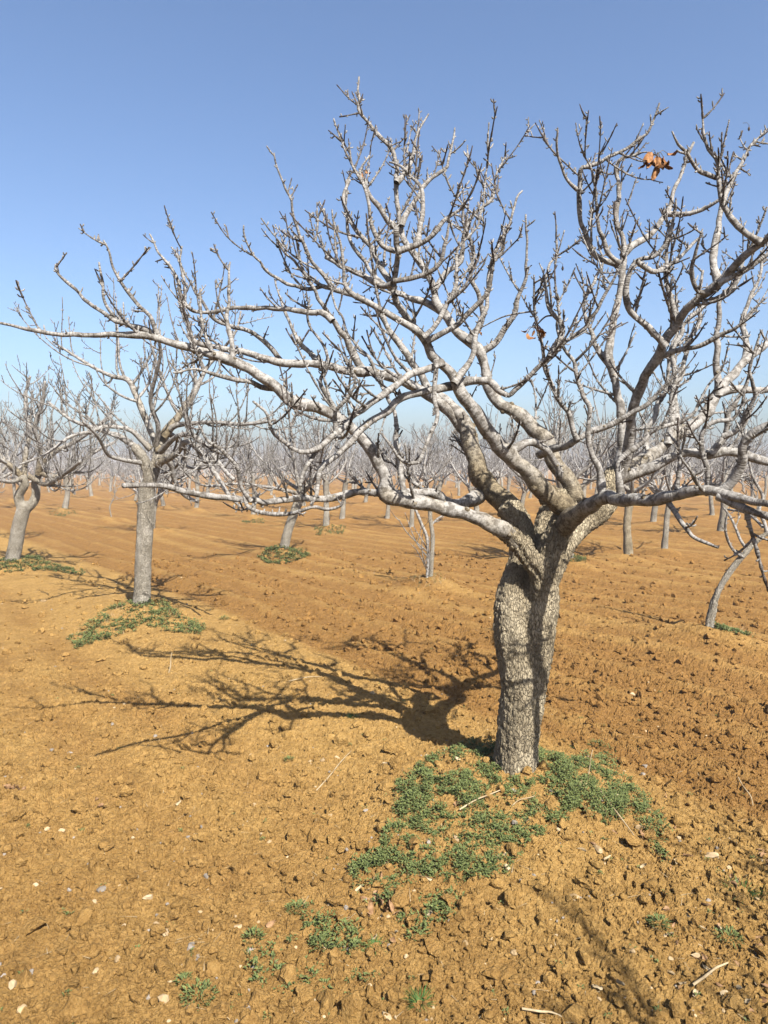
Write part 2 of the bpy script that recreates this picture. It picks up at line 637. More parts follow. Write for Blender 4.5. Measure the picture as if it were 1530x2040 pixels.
weed_mat = leafy('weed_leaf', (0.022, 0.033, 0.011), (0.098, 0.112, 0.037), scale=90)
blade_mat = leafy('grass_blade', (0.017, 0.040, 0.009), (0.057, 0.103, 0.026))
straw_mat = leafy('dry_straw', (0.152, 0.110, 0.061), (0.258, 0.205, 0.129), 0.8)
dead_leaf_mat = leafy('dead_leaf', (0.085, 0.036, 0.014), (0.21, 0.105, 0.042), 0.6, scale=45)
litter_mat = leafy('leaf_litter', (0.085, 0.045, 0.022), (0.19, 0.115, 0.060), 0.7, scale=45)
stone_mat = leafy('stone', (0.155, 0.105, 0.052), (0.27, 0.205, 0.125), 0.85, scale=14)
grey_stone_mat = leafy('grey_stone', (0.099, 0.084, 0.068), (0.167, 0.144, 0.122), 0.85, scale=12)

# ------------------------------------------------------------ ground sheet
front = np.radians(np.arange(-47, 47.001, 0.088))
back = np.radians(np.linspace(47, 313, 90)[1:-1])
az = np.concatenate((front, back))
pys = np.concatenate((np.arange(760.0, 150.0, -0.8), np.arange(150.0, 24.0, -0.6)))
rings = CAM_H * 710.0 / pys
rings = rings[rings > 1.55]
inner = np.array((0.25, 0.6, 1.0, 1.3, 1.5))
outer = np.geomspace(rings[-1] * 1.03, 6000, 70)
rr_ = np.concatenate((inner, rings, outer))
RR, AZ = np.meshgrid(rr_, az, indexing='ij')
GX, GY = RR * np.sin(AZ), RR * np.cos(AZ)
GZ = height(GX, GY)
V = np.stack((GX, GY, GZ), -1).reshape(-1, 3)
nr, na = GX.shape
i = np.arange(nr - 1)[:, None] * na
j = np.arange(na)[None]
j2 = (j + 1) % na
F = np.stack((i + j, i + na + j, i + na + j2, i + j2), -1).reshape(-1, 4)
V = np.concatenate((V, [[0, 0, float(height(np.zeros(1), np.zeros(1))[0])]]))
F3 = np.stack((np.full(na, len(V) - 1), j[0], j2[0]), -1)
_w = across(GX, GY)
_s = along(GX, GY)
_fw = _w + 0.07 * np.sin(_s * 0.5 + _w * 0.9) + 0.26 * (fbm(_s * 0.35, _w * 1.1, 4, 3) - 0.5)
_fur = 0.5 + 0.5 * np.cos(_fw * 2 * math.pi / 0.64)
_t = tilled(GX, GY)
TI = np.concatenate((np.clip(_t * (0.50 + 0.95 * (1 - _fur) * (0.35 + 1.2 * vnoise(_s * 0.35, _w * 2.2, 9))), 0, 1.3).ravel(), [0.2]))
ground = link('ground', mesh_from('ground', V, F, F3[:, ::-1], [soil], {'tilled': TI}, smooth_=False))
tag(ground, 'tan and orange brown ploughed orchard soil with furrows', kind='structure')


def gz(x, y, fine=True):
    return float(height(np.array([x]), np.array([y]), fine)[0])


# ------------------------------------------------------------ growing wood
Z = np.array((0, 0, 1.0))


def unit(v):
    return v / (np.linalg.norm(v) + 1e-12)


def wander(rng, p, d, Ln, r0, r1, up, wig, step=0.045):
    n = max(3, int(Ln / step))
    st = Ln / n
    pts = [np.array(p, float)]
    d = unit(np.array(d, float))
    drift = np.array([rng.gauss(0, 1) for _ in range(3)]) * wig
    for q in range(n):
        if q % 4 == 0:
            drift = np.array([rng.gauss(0, 1) for _ in range(3)]) * wig
        d = unit(d + drift * st * 8 + Z * up * st * 3.2)
        pts.append(pts[-1] + d * st)
    t = np.linspace(0, 1, n + 1)
    return np.array(pts), r0 + (r1 - r0) * t ** 0.8


def side_dir(rng, T, lo=35, hi=70, upb=0.5, out=None):
    v = np.array([rng.gauss(0, 1) for _ in range(3)]) + Z * upb
    if out is not None:
        v = v + out * 0.5
    v = unit(v - T * np.dot(v, T))
    a = R(rng.uniform(lo, hi))
    return unit(T * math.cos(a) + v * math.sin(a))


class Wood:
    """one piece of a tree: a limb with everything that grows on it"""

    def __init__(self, rng, sides=(12, 8, 6, 5), knobs=True, spurs=True, fine=0.015):
        self.t = Tubes()
        self.rng = rng
        self.sides, self.knobs, self.spurs, self.fine = sides, knobs, spurs, fine
        self.seed = 0

    def add(self, pts, rad, level, agemul=1.0, tipred=False):
        self.seed += 1
        k = self.sides[min(level, len(self.sides) - 1)]
        rad = np.asarray(rad, float).copy()
        age = np.clip(rad / 0.052, 0.0, 1) * agemul
        if tipred:
            t = np.linspace(0, 1, len(rad))
            age = age * (1 - 0.75 * np.clip((t - 0.55) / 0.4, 0, 1))
        else:
            age = np.maximum(age, 0.16)
        if self.knobs and level >= 2 and self.fine < 0.03:
            nb = np.array([self.rng.random() for _ in rad])
            rad = rad * (0.86 + 0.34 * (nb > 0.62) + 0.1 * nb)
        self.t.tube(pts, rad, k, age, wob=0.22 if level < 2 else 0.0, seed=self.seed % 50 + 1)
        return age

    def spur(self, p, T, r, age):
        rng = self.rng
        d = side_dir(rng, T, 45, 80, 0.3)
        ln = rng.uniform(0.008, 0.024)
        q = p + d * r * 0.6
        a = 0.12 if rng.random() < 0.5 else age
        self.t.tube([q, q + d * ln * 0.6, q + d * ln + Z * ln * 0.3], [min(r * 0.62, 0.0045), 0.0036, 0.0026], 5, a)

    def twig(self, p, d, Ln, r0, level, depth, up=1.0):
        """a shoot and the shoots upon it"""
        rng = self.rng
        r1 = max(0.0028, r0 * 0.42)
        pts, rad = wander(rng, p, d, Ln, r0, r1, up * rng.uniform(0.5, 1.3), 0.16, self.fine if level >= 2 else 0.03)
        self.add(pts, rad, max(level, 2), tipred=rng.random() < 0.6)
        n = len(pts)
        if self.spurs:
            for q in range(int(Ln / 0.030)):
                m = rng.randrange(1, n - 1) if n > 3 else 1
                self.spur(pts[m], unit(pts[min(m + 1, n - 1)] - pts[m - 1]), rad[m], 0.3)
        if depth > 0 and Ln > 0.12:
            nc = int(Ln / 0.12 * rng.uniform(0.6, 1.25))
            for q in range(nc):
                t = rng.uniform(0.22, 0.95)
                m = min(n - 2, max(1, int(t * n)))
                T = unit(pts[m + 1] - pts[m - 1])
                self.twig(pts[m], side_dir(rng, T, 30, 62, 0.6), Ln * rng.uniform(0.28, 0.62) * (1.1 - 0.5 * t),
                          max(0.0048, rad[m] * rng.uniform(0.65, 0.88)), level + 1, depth - 1, up)

    def clothe(self, pts, rad, dens, out=None, lo=0.12, hi=0.55, depth=1, t0=0.1, up=1.0):
        """shoots along a traced branch"""
        rng = self.rng
        seg = np.linalg.norm(np.diff(pts, axis=0), axis=1)
        cum = np.concatenate(([0], np.cumsum(seg)))
        Ln = cum[-1]
        s = Ln * t0 + rng.uniform(0, 1) / dens
        while s < Ln:
            m = min(len(pts) - 2, max(1, int(np.searchsorted(cum, s))))
            T = unit(pts[m + 1] - pts[m - 1])
            r = rad[m]
            tt = s / Ln
            if rng.random() < 0.42:
                ln = rng.uniform(lo * 0.5, lo * 1.3)
                dp = 0
            else:
                ln = rng.uniform(lo, hi) * (1.1 - 0.5 * tt)
                dp = depth
            self.twig(pts[m], side_dir(rng, T, 30, 75, 0.8, out), ln, min(max(0.0050, r * rng.uniform(0.45, 0.7)), 0.0042 + ln * 0.016), 2, dp, up)
            s += rng.expovariate(dens)
        if self.spurs:
            for q in range(int(Ln / 0.05)):
                m = rng.randrange(1, len(pts) - 1)
                if rad[m] < 0.02:
                    self.spur(pts[m], unit(pts[m + 1] - pts[m - 1]), rad[m] * 1.3, 0.3)


def remesh_trunk(name, tubes, voxel, mat, origin, relief=0.0075, sc=(50, 50, 20)):
    """fuse stems into one surface, then press bark plates into it"""
    tb = Tubes()
    for P, r in tubes:
        tb.tube(P, r, 20, 1.0, wob=0.05, seed=3)
        # round the start so that the fused body has no hollow
    me = tb.mesh('tmp', [])
    tmp = bpy.data.objects.new('tmp', me)
    C.objects.link(tmp)
    # close the open starts
    import bmesh
    bm = bmesh.new()
    bm.from_mesh(me)
    bmesh.ops.holes_fill(bm, edges=[e for e in bm.edges if e.is_boundary], sides=0)
    bmesh.ops.recalc_face_normals(bm, faces=bm.faces)
    bm.to_mesh(me)
    bm.free()
    md = tmp.modifiers.new('r', 'REMESH')
    md.mode = 'VOXEL'
    md.voxel_size = voxel
    sm = tmp.modifiers.new('s', 'SMOOTH')
    sm.factor = 0.5
    sm.iterations = 8
    dg = bpy.context.evaluated_depsgraph_get()
    ev = tmp.evaluated_get(dg)
    m2 = bpy.data.meshes.new_from_object(ev)
    bpy.data.objects.remove(tmp)
    n = len(m2.vertices)
    co = np.empty(n * 3)
    m2.vertices.foreach_get('co', co)
    co = co.reshape(-1, 3)
    no = np.empty(n * 3)
    m2.vertices.foreach_get('normal', no)
    no = no.reshape(-1, 3)
    w = co + 0.02 * np.stack((vnoise(co[:, 0] * 15, co[:, 2] * 15, 1), vnoise(co[:, 1] * 15, co[:, 2] * 15, 2), vnoise(co[:, 0] * 15, co[:, 1] * 15, 3)), 1)
    f1, g = cells3(w * np.array(sc), 2)
    d = relief * (smooth(0.0, 0.28, g) - 0.6) * (0.6 + 0.8 * vnoise(co[:, 0] * 6 + co[:, 1] * 6, co[:, 2] * 5, 8))
    th = np.arctan2(no[:, 1], no[:, 0])
    d = d + 0.012 * (vnoise(th * 2.2 + 7, co[:, 2] * 4 + 3, 6) - 0.5) + 0.006 * (vnoise(th * 5 + 17, co[:, 2] * 14 + 3, 7) - 0.5)
    co = co + no * d[:, None] - np.asarray(origin)[None]
    m2.vertices.foreach_set('co', co.astype(np.float32).ravel())
    m2.polygons.foreach_set('use_smooth', np.ones(len(m2.polygons), bool))
    for nm, v in (('age', 1.0), ('along', 0.0)):
        a = m2.attributes.new(nm, 'FLOAT', 'POINT')
        a.data.foreach_set('value', np.full(n, v, np.float32))
    m2.materials.clear()
    m2.materials.append(mat)
    m2.update()
    m2.name = name
    return m2


def trace(s, Y0, Y1, r0, r1, step=0.02):
    """'x,y x,y ...' in photo pixels, depth running Y0 to Y1; numbers after a colon give their own radius"""
    P, Rd = [], []
    items = s.split()
    xy = [tuple(float(v) for v in it.split(':')[0].split(',')) for it in items]
    ln = [0.0]
    for a, b in zip(xy, xy[1:]):
        ln.append(ln[-1] + math.hypot(b[0] - a[0], b[1] - a[1]))
    for it, q, l in zip(items, xy, ln):
        t = l / ln[-1]
        Y = Y0 + (Y1 - Y0) * t if len(q) < 3 else q[2]
        r = float(it.split(':')[1]) if ':' in it else r0 + (r1 - r0) * t
        P.append(at(q[0], q[1], Y))
        Rd.append(r * Y / FPX)
    return catmull(P, Rd, step)


# ------------------------------------------------------------ the big tree
base_z = gz(O[0], O[1], False)
origin = np.array((O[0], O[1], base_z))
main_tree = link('orchard_tree', None, loc=tuple(origin))
tag(main_tree, 'large bare grey tree in the foreground with a thick forked trunk and dry leaves', 'tree')
TY = O[1]
stems = [
    trace(f"1024,1600,{TY}:62 1024,1560,{TY}:52 1027,1530,{TY}:46 1030,1490,{TY}:43 1034,1433,{TY}:43 1041,1375,{TY}:44 1044,1335,{TY+.01}:42 1046,1295,{TY+.03}:28", TY, TY, 40, 40),
    trace(f"1036,1380,{TY}:36 1026,1310,{TY-.01}:35 1018,1245,{TY-.01}:34 1019,1190,{TY+.02}:31 1030,1145,{TY+.06}:27 1040,1110,{TY+.09}:25 1036,1055,{TY+.13}:25 1012,1008,{TY+.16}:25", TY, TY, 40, 40),
    trace(f"1046,1400,{TY}:36 1062,1320,{TY-.01}:35 1072,1255,{TY-.01}:34 1080,1200,{TY-.01}:33 1084,1150,{TY-.01}:30 1100,1090,{TY-.01}:26 1122,1040,{TY}:25 1140,1012,{TY}:22", TY, TY, 40, 40),
    trace(f"1058,1240,{TY+.03}:28 1066,1160,{TY+.12}:26 1078,1090,{TY+.2}:24 1092,1030,{TY+.28}:22 1120,985,{TY+.3}:19", TY, TY, 40, 40),
    trace(f"1075,1200,{TY+.02}:24 1112,1110,{TY+.12}:22 1150,1055,{TY+.22}:21 1190,1025,{TY+.3}:20 1212,995,{TY+.34}:20 1212,965,{TY+.36}:21 1228,942,{TY+.38}:19", TY, TY, 40, 40),
    trace(f"1082,1190,{TY-.03}:26 1075,1140,{TY-.06}:22 1052,1108,{TY-.09}:20 1022,1072,{TY-.1}:18 985,1048,{TY-.1}:17", TY, TY, 40, 40),
]
for ax, ay in ((966, 1572), (1000, 1588), (1088, 1576), (1062, 1592)):   # root flare
    stems.append(trace(f"1026,1500,{TY}:30 {(ax + 1026) / 2},1545,{TY}:24 {ax},{ay},{TY - 0.07}:15", TY, TY, 40, 40))
link('trunk', remesh_trunk('trunk', stems, 0.0075, trunk_bark, origin), main_tree)

# primaries: name -> (parent or None, Y0, Y1, r0, r1, trace, density)
T_ = TRACES = {
    'L': (None, 3.5, 3.0, 18, 3, "1030,1085,3.5:17 1009,1062:17 952,1034:17 880,1013:17 837,1002:18 800,992:19 772,982:23 767,955:17 754,923:15 736,890:14 714,869:14 677,836:14 633,814:15 600,802:16 553,774:13 509,744:13 468,719:13 403,700:11 348,682:9.5 293,667:9 220,664:7 147,666:6 73,660:5 29,649:3.6 -20,632:3", 2.4),
    'B': (None, 3.75, 4.05, 24, 10, "1030,1040:24 1012,1008:25 982,985:25 958,955:24 945,905:22 932,862:20 912,825:17 893,802:13 874,788:11", 1.2),
    'A': (None, 3.58, 2.95, 22, 5, "1135,1020:22 1105,992:22 1074,966:21 1023,916:20 988,887:19 965,850:18 951,826:17 930,798:16 910,772:16 895,745:13 868,715:12 842,672:11 817,643:10 797,610:8.5 784,570:8 786,525:7.5 795,485:7.5 796,455:7", 3.2),
    'G': (None, 3.9, 4.1, 19, 3, "1150,1010:19 1135,965:18 1113,930:18 1092,893:18 1062,858:19 1031,826:18 998,804:16 975,775:15 967,747:13 953,703:12 933,680:12 913,663:11 887,630:10 867,597:10 857,560:9 837,523:8 817,497:8 805,470:7 797,437:6.5 793,397:6 790,363:6 787,325:5.5 784,300:5.5 772,283:5.5 750,267:4.5 730,243:4 713,220:4 716,197:3 717,173:2.5 719,150:2", 3.4),
    'Rr': (None, 3.55, 2.95, 20, 8, "1125,1050,3.55:20 1145,1027,3.45:20 1173,1012,3.33:19 1198,997,3.22:17 1225,992,3.1:16 1260,998,2.97:16 1295,1001,2.89:16 1329,991,2.82:15 1374,984,2.73:14 1409,981,2.66:14 1440,990,2.6:12 1485,998,2.52:10 1530,1005,2.44:9 1600,1015,2.34:7", 2.6),
    'H1': (None, 3.95, 4.5, 17, 7, "1215,968:18 1238,938:17 1270,922:16 1312,898:16 1347,866:15 1381,846:14 1409,818:14 1426,787:13 1451,759:12 1478,728:10 1509,700:9 1560,655:7", 2.4),
    'H3': (None, 3.95, 3.1, 13, 7, "1232,955:14 1254,900:13 1256,839:12 1267,787:12 1288,742:12 1313,707:12 1337,663:12 1373,613:11 1410,583:11 1447,547:10 1483,510:9.5 1513,480:9 1545,445:8", 2.2),
    'H4': (None, 4.05, 4.1, 11, 3, "1226,960:13 1239,894:11 1235,840:10 1229,787:10 1220,735:10 1211,700:11 1217,673:9 1227,620:9 1237,567:8.5 1242,527:9 1240,487:7 1233,453:6 1230,413:6 1230,373:5.5 1233,320:4.5 1250,313:3.5 1273,307:3", 2.6),
    'H2': (None, 4.0, 3.7, 14, 9, "1215,975:15 1250,945:14 1295,932:13 1329,915:12 1364,904:12 1416,904:13 1450,900:11 1485,908:11 1530,920:10 1600,935:8", 2.6),
    # secondaries
    'D0': ('B', 3.9, 2.75, 13, 6, "955,988,3.85:15 925,1000,3.75:13 898,1003,3.68:12 865,988,3.6:11 822,982,3.5:11 760,982,3.4:10 706,982:10 655,990:9 597,993:9 542,999:8.5 494,998:8 440,992:8 385,982:8 330,973:7.5 293,970:7 249,969:7", 2.6),
    'Cc': ('B', 4.0, 4.35, 13, 2, "930,858:15 890,815:13 850,785:12 816,763:13 780,748:12 743,739:12 688,737:11 633,730:10 578,724:10 523,711:9 479,699:8 440,693:7 399,682:6 378,655:5 366,627:5 360,583:4.5 341,535:4 315,506:3 297,466:2", 2.2),
    'D1': ('A', 3.2, 2.75, 8, 4, "882,722:8 864,730:8 816,752:8 772,781:8 736,810:8 699,829:8 670,858:9 640,891:7 612,925:6 598,965:4", 2.0),
    'D2': ('A', 3.32, 2.85, 9, 3.5, "905,768:11 876,776:9 853,781:8 805,792:9 772,814:9 736,840:9 699,880:9 670,906:8 644,924:7 637,957:6 629,986:5 618,1006:4", 2.0),
    'D3': ('A', 3.15, 2.95, 5, 4, "868,718:6 869,766:5 869,821:5 857,858:5 838,913:5 827,922:5 798,913:4.5 780,885:4 765,860:3", 1.5),
    'E': ('A', 3.3, 2.95, 9, 2, "905,768:11 934,759:9 973,761:8 998,779:7 1016,786:6 1030,772:6 1059,736:6 1095,711:6 1137,673:5 1180,630:5 1207,587:4 1233,533:3 1247,487:2.5 1258,460:2", 3.0),
    'E2': ('G', 3.6, 3.3, 8, 3, "1075,905,3.85:10 1139,880:8 1173,863:8 1215,846:8 1249,825:7 1288,807:6 1312,783:5 1340,752:4 1364,717:3", 2.6),
    'F': ('A', 3.42, 3.6, 9, 9, "996,899:10 1023,894:9 1049,876:9 1070,882:9 1092,897:8 1106,925:8 1112,950:9", 1.5),
    'M1': ('Cc', 4.1, 4.0, 9, 2, "860,792:10 831,741:8 802,693:8 772,653:7 754,623:7 733,603:7 700,587:7 650,572:6 622,553:5 595,530:4 573,505:3 556,480:2.5", 3.0),
    'M2': ('A', 3.1, 3.0, 7, 2, "832,660:8 787,633:7 747,610:6 710,593:6 686,570:5 682,530:4 680,490:3.5 667,450:3 661,417:2", 3.0),
    'M3': ('A', 3.0, 3.3, 6, 4, "782,566:7 760,570:6 727,553:6 693,540:5.5 667,523:5 650,513:5", 3.0),
    'M5': ('M1', 4.0, 3.8, 4, 2, "665,578:5 650,555:4.5 625,525:4 605,490:4 590,440:3.6 575,390:3 560,345:2.5 546,305:1.6", 2.5),
    'M6': ('M1', 4.05, 3.8, 4, 2, "640,570:4 615,576:4 580,568:3.5 550,550:3.5 520,525:3 497,490:2.6 487,450:2", 1.2),
    'M7': ('Cc', 4.15, 3.9, 8, 3, "725,742:9 713,722:8 699,689:8 677,656:7 655,620:6 633,594:5 614,560:4.5 600,520:3.5 590,485:3 572,455:2", 2.8),
    'M8': ('M7', 4.0, 4.3, 6, 3, "662,640:7 644,623:6 597,618:6 542,614:6 487,612:5.5 440,620:5 388,622:5 372,600:4 364,555:4 352,515:3 340,495:2", 3.2),
    'M9': ('Cc', 4.3, 4.2, 5, 2, "558,718:6 538,689:5 505,664:5 461,649:5 421,631:4.5 400,605:4 380,570:3 365,535:2.5 362,490:2", 2.6),
    'M10': ('L', 3.2, 3.3, 6, 2, "330,680:6 286,653:6 238,638:5.5 201,616:5 165,594:4.5 135,565:4 114,539:3 111,525:2.4", 2.2),
    'M11': ('L', 3.2, 3.1, 4, 2, "318,675:5 297,627:4 271,598:4 245,561:3.6 220,521:3 203,479:2", 1.6),
    'M12': ('L', 3.2, 3.3, 5, 2, "463,716:6 462,675:5 454,634:4.6 451,605:4 455,560:3.5 460,520:2", 2.8),
    'M13': ('M10', 3.25, 3.2, 3, 2, "238,640:3.5 205,600:3 202,560:3 199,520:2", 1.0),
    'N1': ('L', 3.42, 3.6, 7, 3, "806,993:8 796,931:6 792,880:6 783,820:5 762,770:5 738,720:4.5 715,690:4 690,655:3 672,610:3 663,570:2", 2.4),
    'Na': ('D0', 2.95, 2.8, 4, 3, "487,986:4 492,1005:4 512,1018:4 560,1023:4.5 615,1010:4 655,1015:4 684,1001:3.5 690,975:3", 1.4),
    'I1': ('H3', 3.5, 3.3, 7, 3, "1325,690:8 1293,652:7 1267,627:7 1251,590:7 1253,547:7 1268,520:6 1300,510:5 1322,490:5 1333,455:4 1340,425:3 1345,400:2", 3.0),
    'I2': ('H4', 4.1, 3.9, 7, 2, "1240,545:8 1227,525:7 1193,510:6 1170,480:6 1155,433:6 1150,380:6 1157,338:6 1167,333:5 1200,323:4.5 1233,307:4 1267,283:4 1290,267:3.5 1303,240:3 1313,205:2", 3.0),
    'I3': ('H4', 4.05, 3.9, 5, 2, "1235,525:6 1210,500:5 1196,465:4.5 1187,425:4 1183,390:3 1180,345:3 1163,310:2", 3.0),
    'I4': ('H4', 4.1, 4.3, 8, 3, "1240,510:8 1257,490:7 1287,473:7 1313,443:6 1333,413:6 1350,365:4.5 1373,307:4 1382,283:3", 3.2),
    'I5': ('I2', 3.95, 3.8, 3, 2, "1150,378:4 1130,360:3 1114,330:3 1108,290:2.6 1110,255:2", 0.8),
    'J1': ('H3', 3.4, 3.7, 8, 3, "1430,570:9 1425,517:8 1427,473:7.5 1435,420:6.5 1442,387:6 1463,347:5 1480,320:4 1500,290:3 1526,258:2", 3.2),
    'J2': ('H3', 3.15, 3.2, 7, 2, "1515,483:8 1480,457:6 1450,430:6 1437,393:6 1427,353:5.5 1425,325:5 1410,297:4 1400,263:3 1398,227:2", 3.0),
    'J3': ('J2', 3.2, 3.1, 4, 2, "1427,355:5 1390,337:4 1365,305:3.5 1347,287:3 1333,263:2", 2.2),
    'P1': ('Rr', 3.22, 3.25, 7, 3, "1200,995:9 1196,950:7 1180,908:6.5 1173,873:6 1172,814:6 1163,787:6 1152,752:5.5 1135,710:5 1120,680:4 1112,640:3", 2.2),
    'P2': ('Rr', 3.07, 3.1, 6, 3, "1237,992:8 1232,936:6 1243,908:6 1270,887:6 1298,859:5 1340,842:5 1367,828:4.5 1392,797:4 1416,766:3 1440,735:2.5", 2.4),
    'P6': ('Rr', 2.81, 2.6, 5, 3, "1330,1000:6 1360,1040:5 1381,1067:4.5 1409,1083:4 1428,1092:3", 1.0),
    'P8': ('Rr', 2.66, 2.6, 6, 3, "1411,978:7 1409,925:6 1402,887:5 1402,856:5 1423,842:5 1450,838:4 1470,815:3 1478,780:3", 2.0),
    'P9': ('Rr', 2.66, 2.55, 5, 3, "1409,984:6 1374,950:4 1362,930:3 1350,908:2.5", 0.5),
    'P12': ('Rr', 2.63, 2.45, 12, 8, "1425,985:12 1455,965:11 1468,930:10 1475,890:10 1492,868:10 1530,848:9 1580,835:7", 2.0),
    'P13': ('Rr', 2.61, 2.4, 9, 6, "1430,988:10 1460,1003:9 1495,1020:8 1530,1034:8 1580,1050:6", 1.4),
    'P10': ('H1', 4.25, 4.3, 8, 5, "1428,785:10 1455,776:8 1485,775:8 1530,778:7 1580,780:5", 2.0),
    'P11': ('H1', 4.25, 4.2, 7, 3, "1430,788:9 1431,735:7 1424,700:7 1424,670:6 1432,627:6 1440,590:5 1465,560:4 1480,520:3", 3.0),
    'Q10': ('A', 3.15, 3.0, 6, 2, "850,680:7 880,663:6 917,643:6 947,610:5.5 970,573:5 980,523:4.5 1005,497:4 1007,450:2", 3.0),
    'Q12': ('A', 3.0, 2.9, 5, 2, "785,560:6 815,555:5 850,545:5 873,527:4.5 893,483:4 898,447:2", 3.0),
    'Q13': ('A', 3.05, 3.3, 6, 3, "787,590:7 773,555:6 752,515:5.5 733,483:5 700,453:5 687,423:5 683,397:4.5 698,360:3", 3.0),
    'Q15': ('Q2', 2.95, 3.1, 5, 3, "830,490:6 835,455:5 838,410:5 839,378:4.5 815,350:4 800,335:3 775,325:2", 2.4),
    'Q16': ('A', 3.05, 3.1, 5, 2, "788,500:6 760,490:5 740,450:4.5 735,410:4 725,370:3.5 718,340:3 735,310:2", 3.0),
    'Q17': ('G', 3.95, 3.7, 6, 2, "933,680:8 960,640:6 955,590:5 935,550:5 940,500:4 925,440:3.5 930,400:2", 3.0),
    'K1': ('H3', 3.35, 3.2, 5, 2, "1412,582:7 1393,580:5 1380,553:4.5 1377,527:4 1387,497:3.5 1397,457:2", 3.0),
    'K2': ('I1', 3.3, 3.4, 5, 2, "1268,520:6 1283,532:5 1307,540:5 1340,523:4.5 1370,493:4 1397,470:2.5", 3.0),
    'K3': ('I4', 4.2, 4.0, 5, 2, "1325,425:6 1353,427:5 1383,423:4.5 1413,410:4 1440,390:3 1470,350:2", 3.0),
    'K4': ('H3', 3.5, 3.6, 6, 2, "1350,655:8 1340,613:6 1330,573:5 1328,540:4.5 1327,500:4 1333,470:3 1345,430:2", 3.0),
    'K5': ('H3', 3.3, 3.2, 6, 2, "1430,565:8 1455,553:5.5 1487,540:5 1520,518:4.5 1560,480:3", 3.0),
    'K8': ('H1', 4.1, 4.3, 6, 2, "1330,885:8 1340,800:6 1343,700:6 1350,673:5.5 1367,640:5 1390,620:5 1420,600:4.5 1453,580:4 1477,553:3.5 1497,520:2", 3.0),
    'K9': ('S7', 3.7, 3.5, 6, 3, "1440,870:7 1470,855:5 1490,820:5 1500,780:4.5 1495,740:4 1505,700:3", 3.0),
    'Q1': ('G', 4.0, 4.2, 6, 2, "790,365:6 806,345:5 822,320:4 824,290:4 835,260:3 850,225:2", 2.2),
    'Q2': ('A', 2.95, 2.9, 6, 2, "793,500:7 833,487:5.5 860,470:5 883,440:4.5 907,423:4 928,410:2.5", 3.0),
    'Q3': ('A', 3.1, 3.2, 6, 2, "842,672:7 862,655:5 890,610:5 905,560:4.5 915,500:4 940,460:3 965,400:2.5 968,332:1.7", 3.2),
    'Q4': ('A', 3.2, 3.4, 6, 2, "905,765:8 935,715:6 950,670:6 965,610:5.5 975,560:5 985,500:4.5 1015,440:3.5 1042,378:2", 2.8),
    'Q5': ('G', 4.1, 4.2, 6, 2, "862,580:7 890,545:6 915,520:5 925,470:5 945,425:4 975,400:4 985,370:3 1008,306:2", 3.0),
    'Q6': ('G', 4.0, 4.1, 7, 3, "800,450:7 812,420:5 838,380:5.5 840,375:5.5 862,355:4.5 885,335:4 895,300:3 910,257:2", 2.6),
    'Q7': ('G', 4.0, 3.8, 7, 2, "953,703:8 990,680:7 1015,640:6 1030,590:5 1050,545:4 1050,480:3 1045,428:2", 3.2),
    'Q8': ('E2', 3.5, 3.4, 6, 2, "1150,876:7 1130,830:5 1105,790:5 1090,750:4.5 1085,700:4 1070,650:4 1060,600:3 1062,550:2", 3.0),
    'Q9': ('G', 4.05, 3.9, 6, 2, "800,462:7 770,440:6 745,400:5 730,370:4.5 715,350:4 700,325:3 694,300:2", 3.4),
    'S1': ('G', 4.05, 4.25, 7, 2, "880,622:8 845,600:7 800,585:6 760,560:6 730,530:5 705,490:5 690,450:4 685,410:4 693,365:3 710,340:2", 3.2),
    'S2': ('E', 3.1, 3.2, 6, 2, "1095,711:7 1120,650:5 1100,620:5 1090,580:4 1085,540:3.5 1110,500:3 1110,450:2", 3.0),
    'S3': ('H4', 4.1, 4.3, 6, 2, "1222,738:8 1195,700:6 1175,660:5 1165,610:4 1180,560:4 1200,520:3 1190,470:2", 2.6),
    'S4': ('H1', 4.3, 4.6, 7, 3, "1350,865:8 1345,800:6 1355,740:6 1370,690:5 1395,640:5 1390,590:4 1400,540:3", 2.8),
    'S5': ('H1', 4.2, 4.5, 7, 3, "1285,915:8 1292,860:6 1310,800:6 1330,770:5 1335,700:5 1350,650:4 1345,590:3", 2.6),
    'S6': ('H3', 3.6, 3.3, 6, 2, "1300,720:8 1345,700:5.5 1390,690:5 1430,670:5 1470,655:4 1500,620:3 1530,590:2", 2.8),
    'S7': ('H2', 3.8, 3.7, 7, 3, "1416,904:9 1440,870:6 1450,830:6 1470,800:5 1490,760:4 1500,700:3 1515,660:2", 2.8),
    'S8': ('H1', 4.45, 4.7, 7, 3, "1478,728:8 1490,690:6 1480,640:6 1490,600:5 1510,560:4 1520,500:3", 2.6),
    'S9': ('Cc', 4.2, 4.5, 6, 2, "640,731:7 615,700:5 590,680:5 575,640:4 560,600:3 548,560:2", 2.6),
    'T1': ('L', 3.3, 3.1, 6, 3, "553,774:7 520,770:5 490,755:5 455,750:5 420,742:4 385,735:3 340,742:2.5", 1.6),
    'T2': ('L', 3.35, 3.3, 5, 2, "677,836:7 655,790:5 640,760:4.5 650,720:4 640,680:3.5 615,640:3 612,600:2", 2.2),
    'T3': ('D1', 2.9, 2.8, 5, 2, "670,858:6 668,820:4 690,790:4 705,760:3.5 700,720:3 715,680:2", 1.8),
    'T4': ('D1', 2.8, 2.7, 5, 3, "640,891:6 600,900:5 570,880:4.5 540,860:4 520,820:3 500,800:2.5", 2.0),
    'T5': ('D0', 2.85, 2.7, 5, 2, "500,998:6 480,970:4 465,930:4 440,900:4 410,880:3 395,850:2", 1.8),
}
curves = {k: trace(v[5], v[1], v[2], v[3], v[4]) for k, v in TRACES.items()}


def root_of(k):
    while TRACES[k][0]:
        k = TRACES[k][0]
    return k


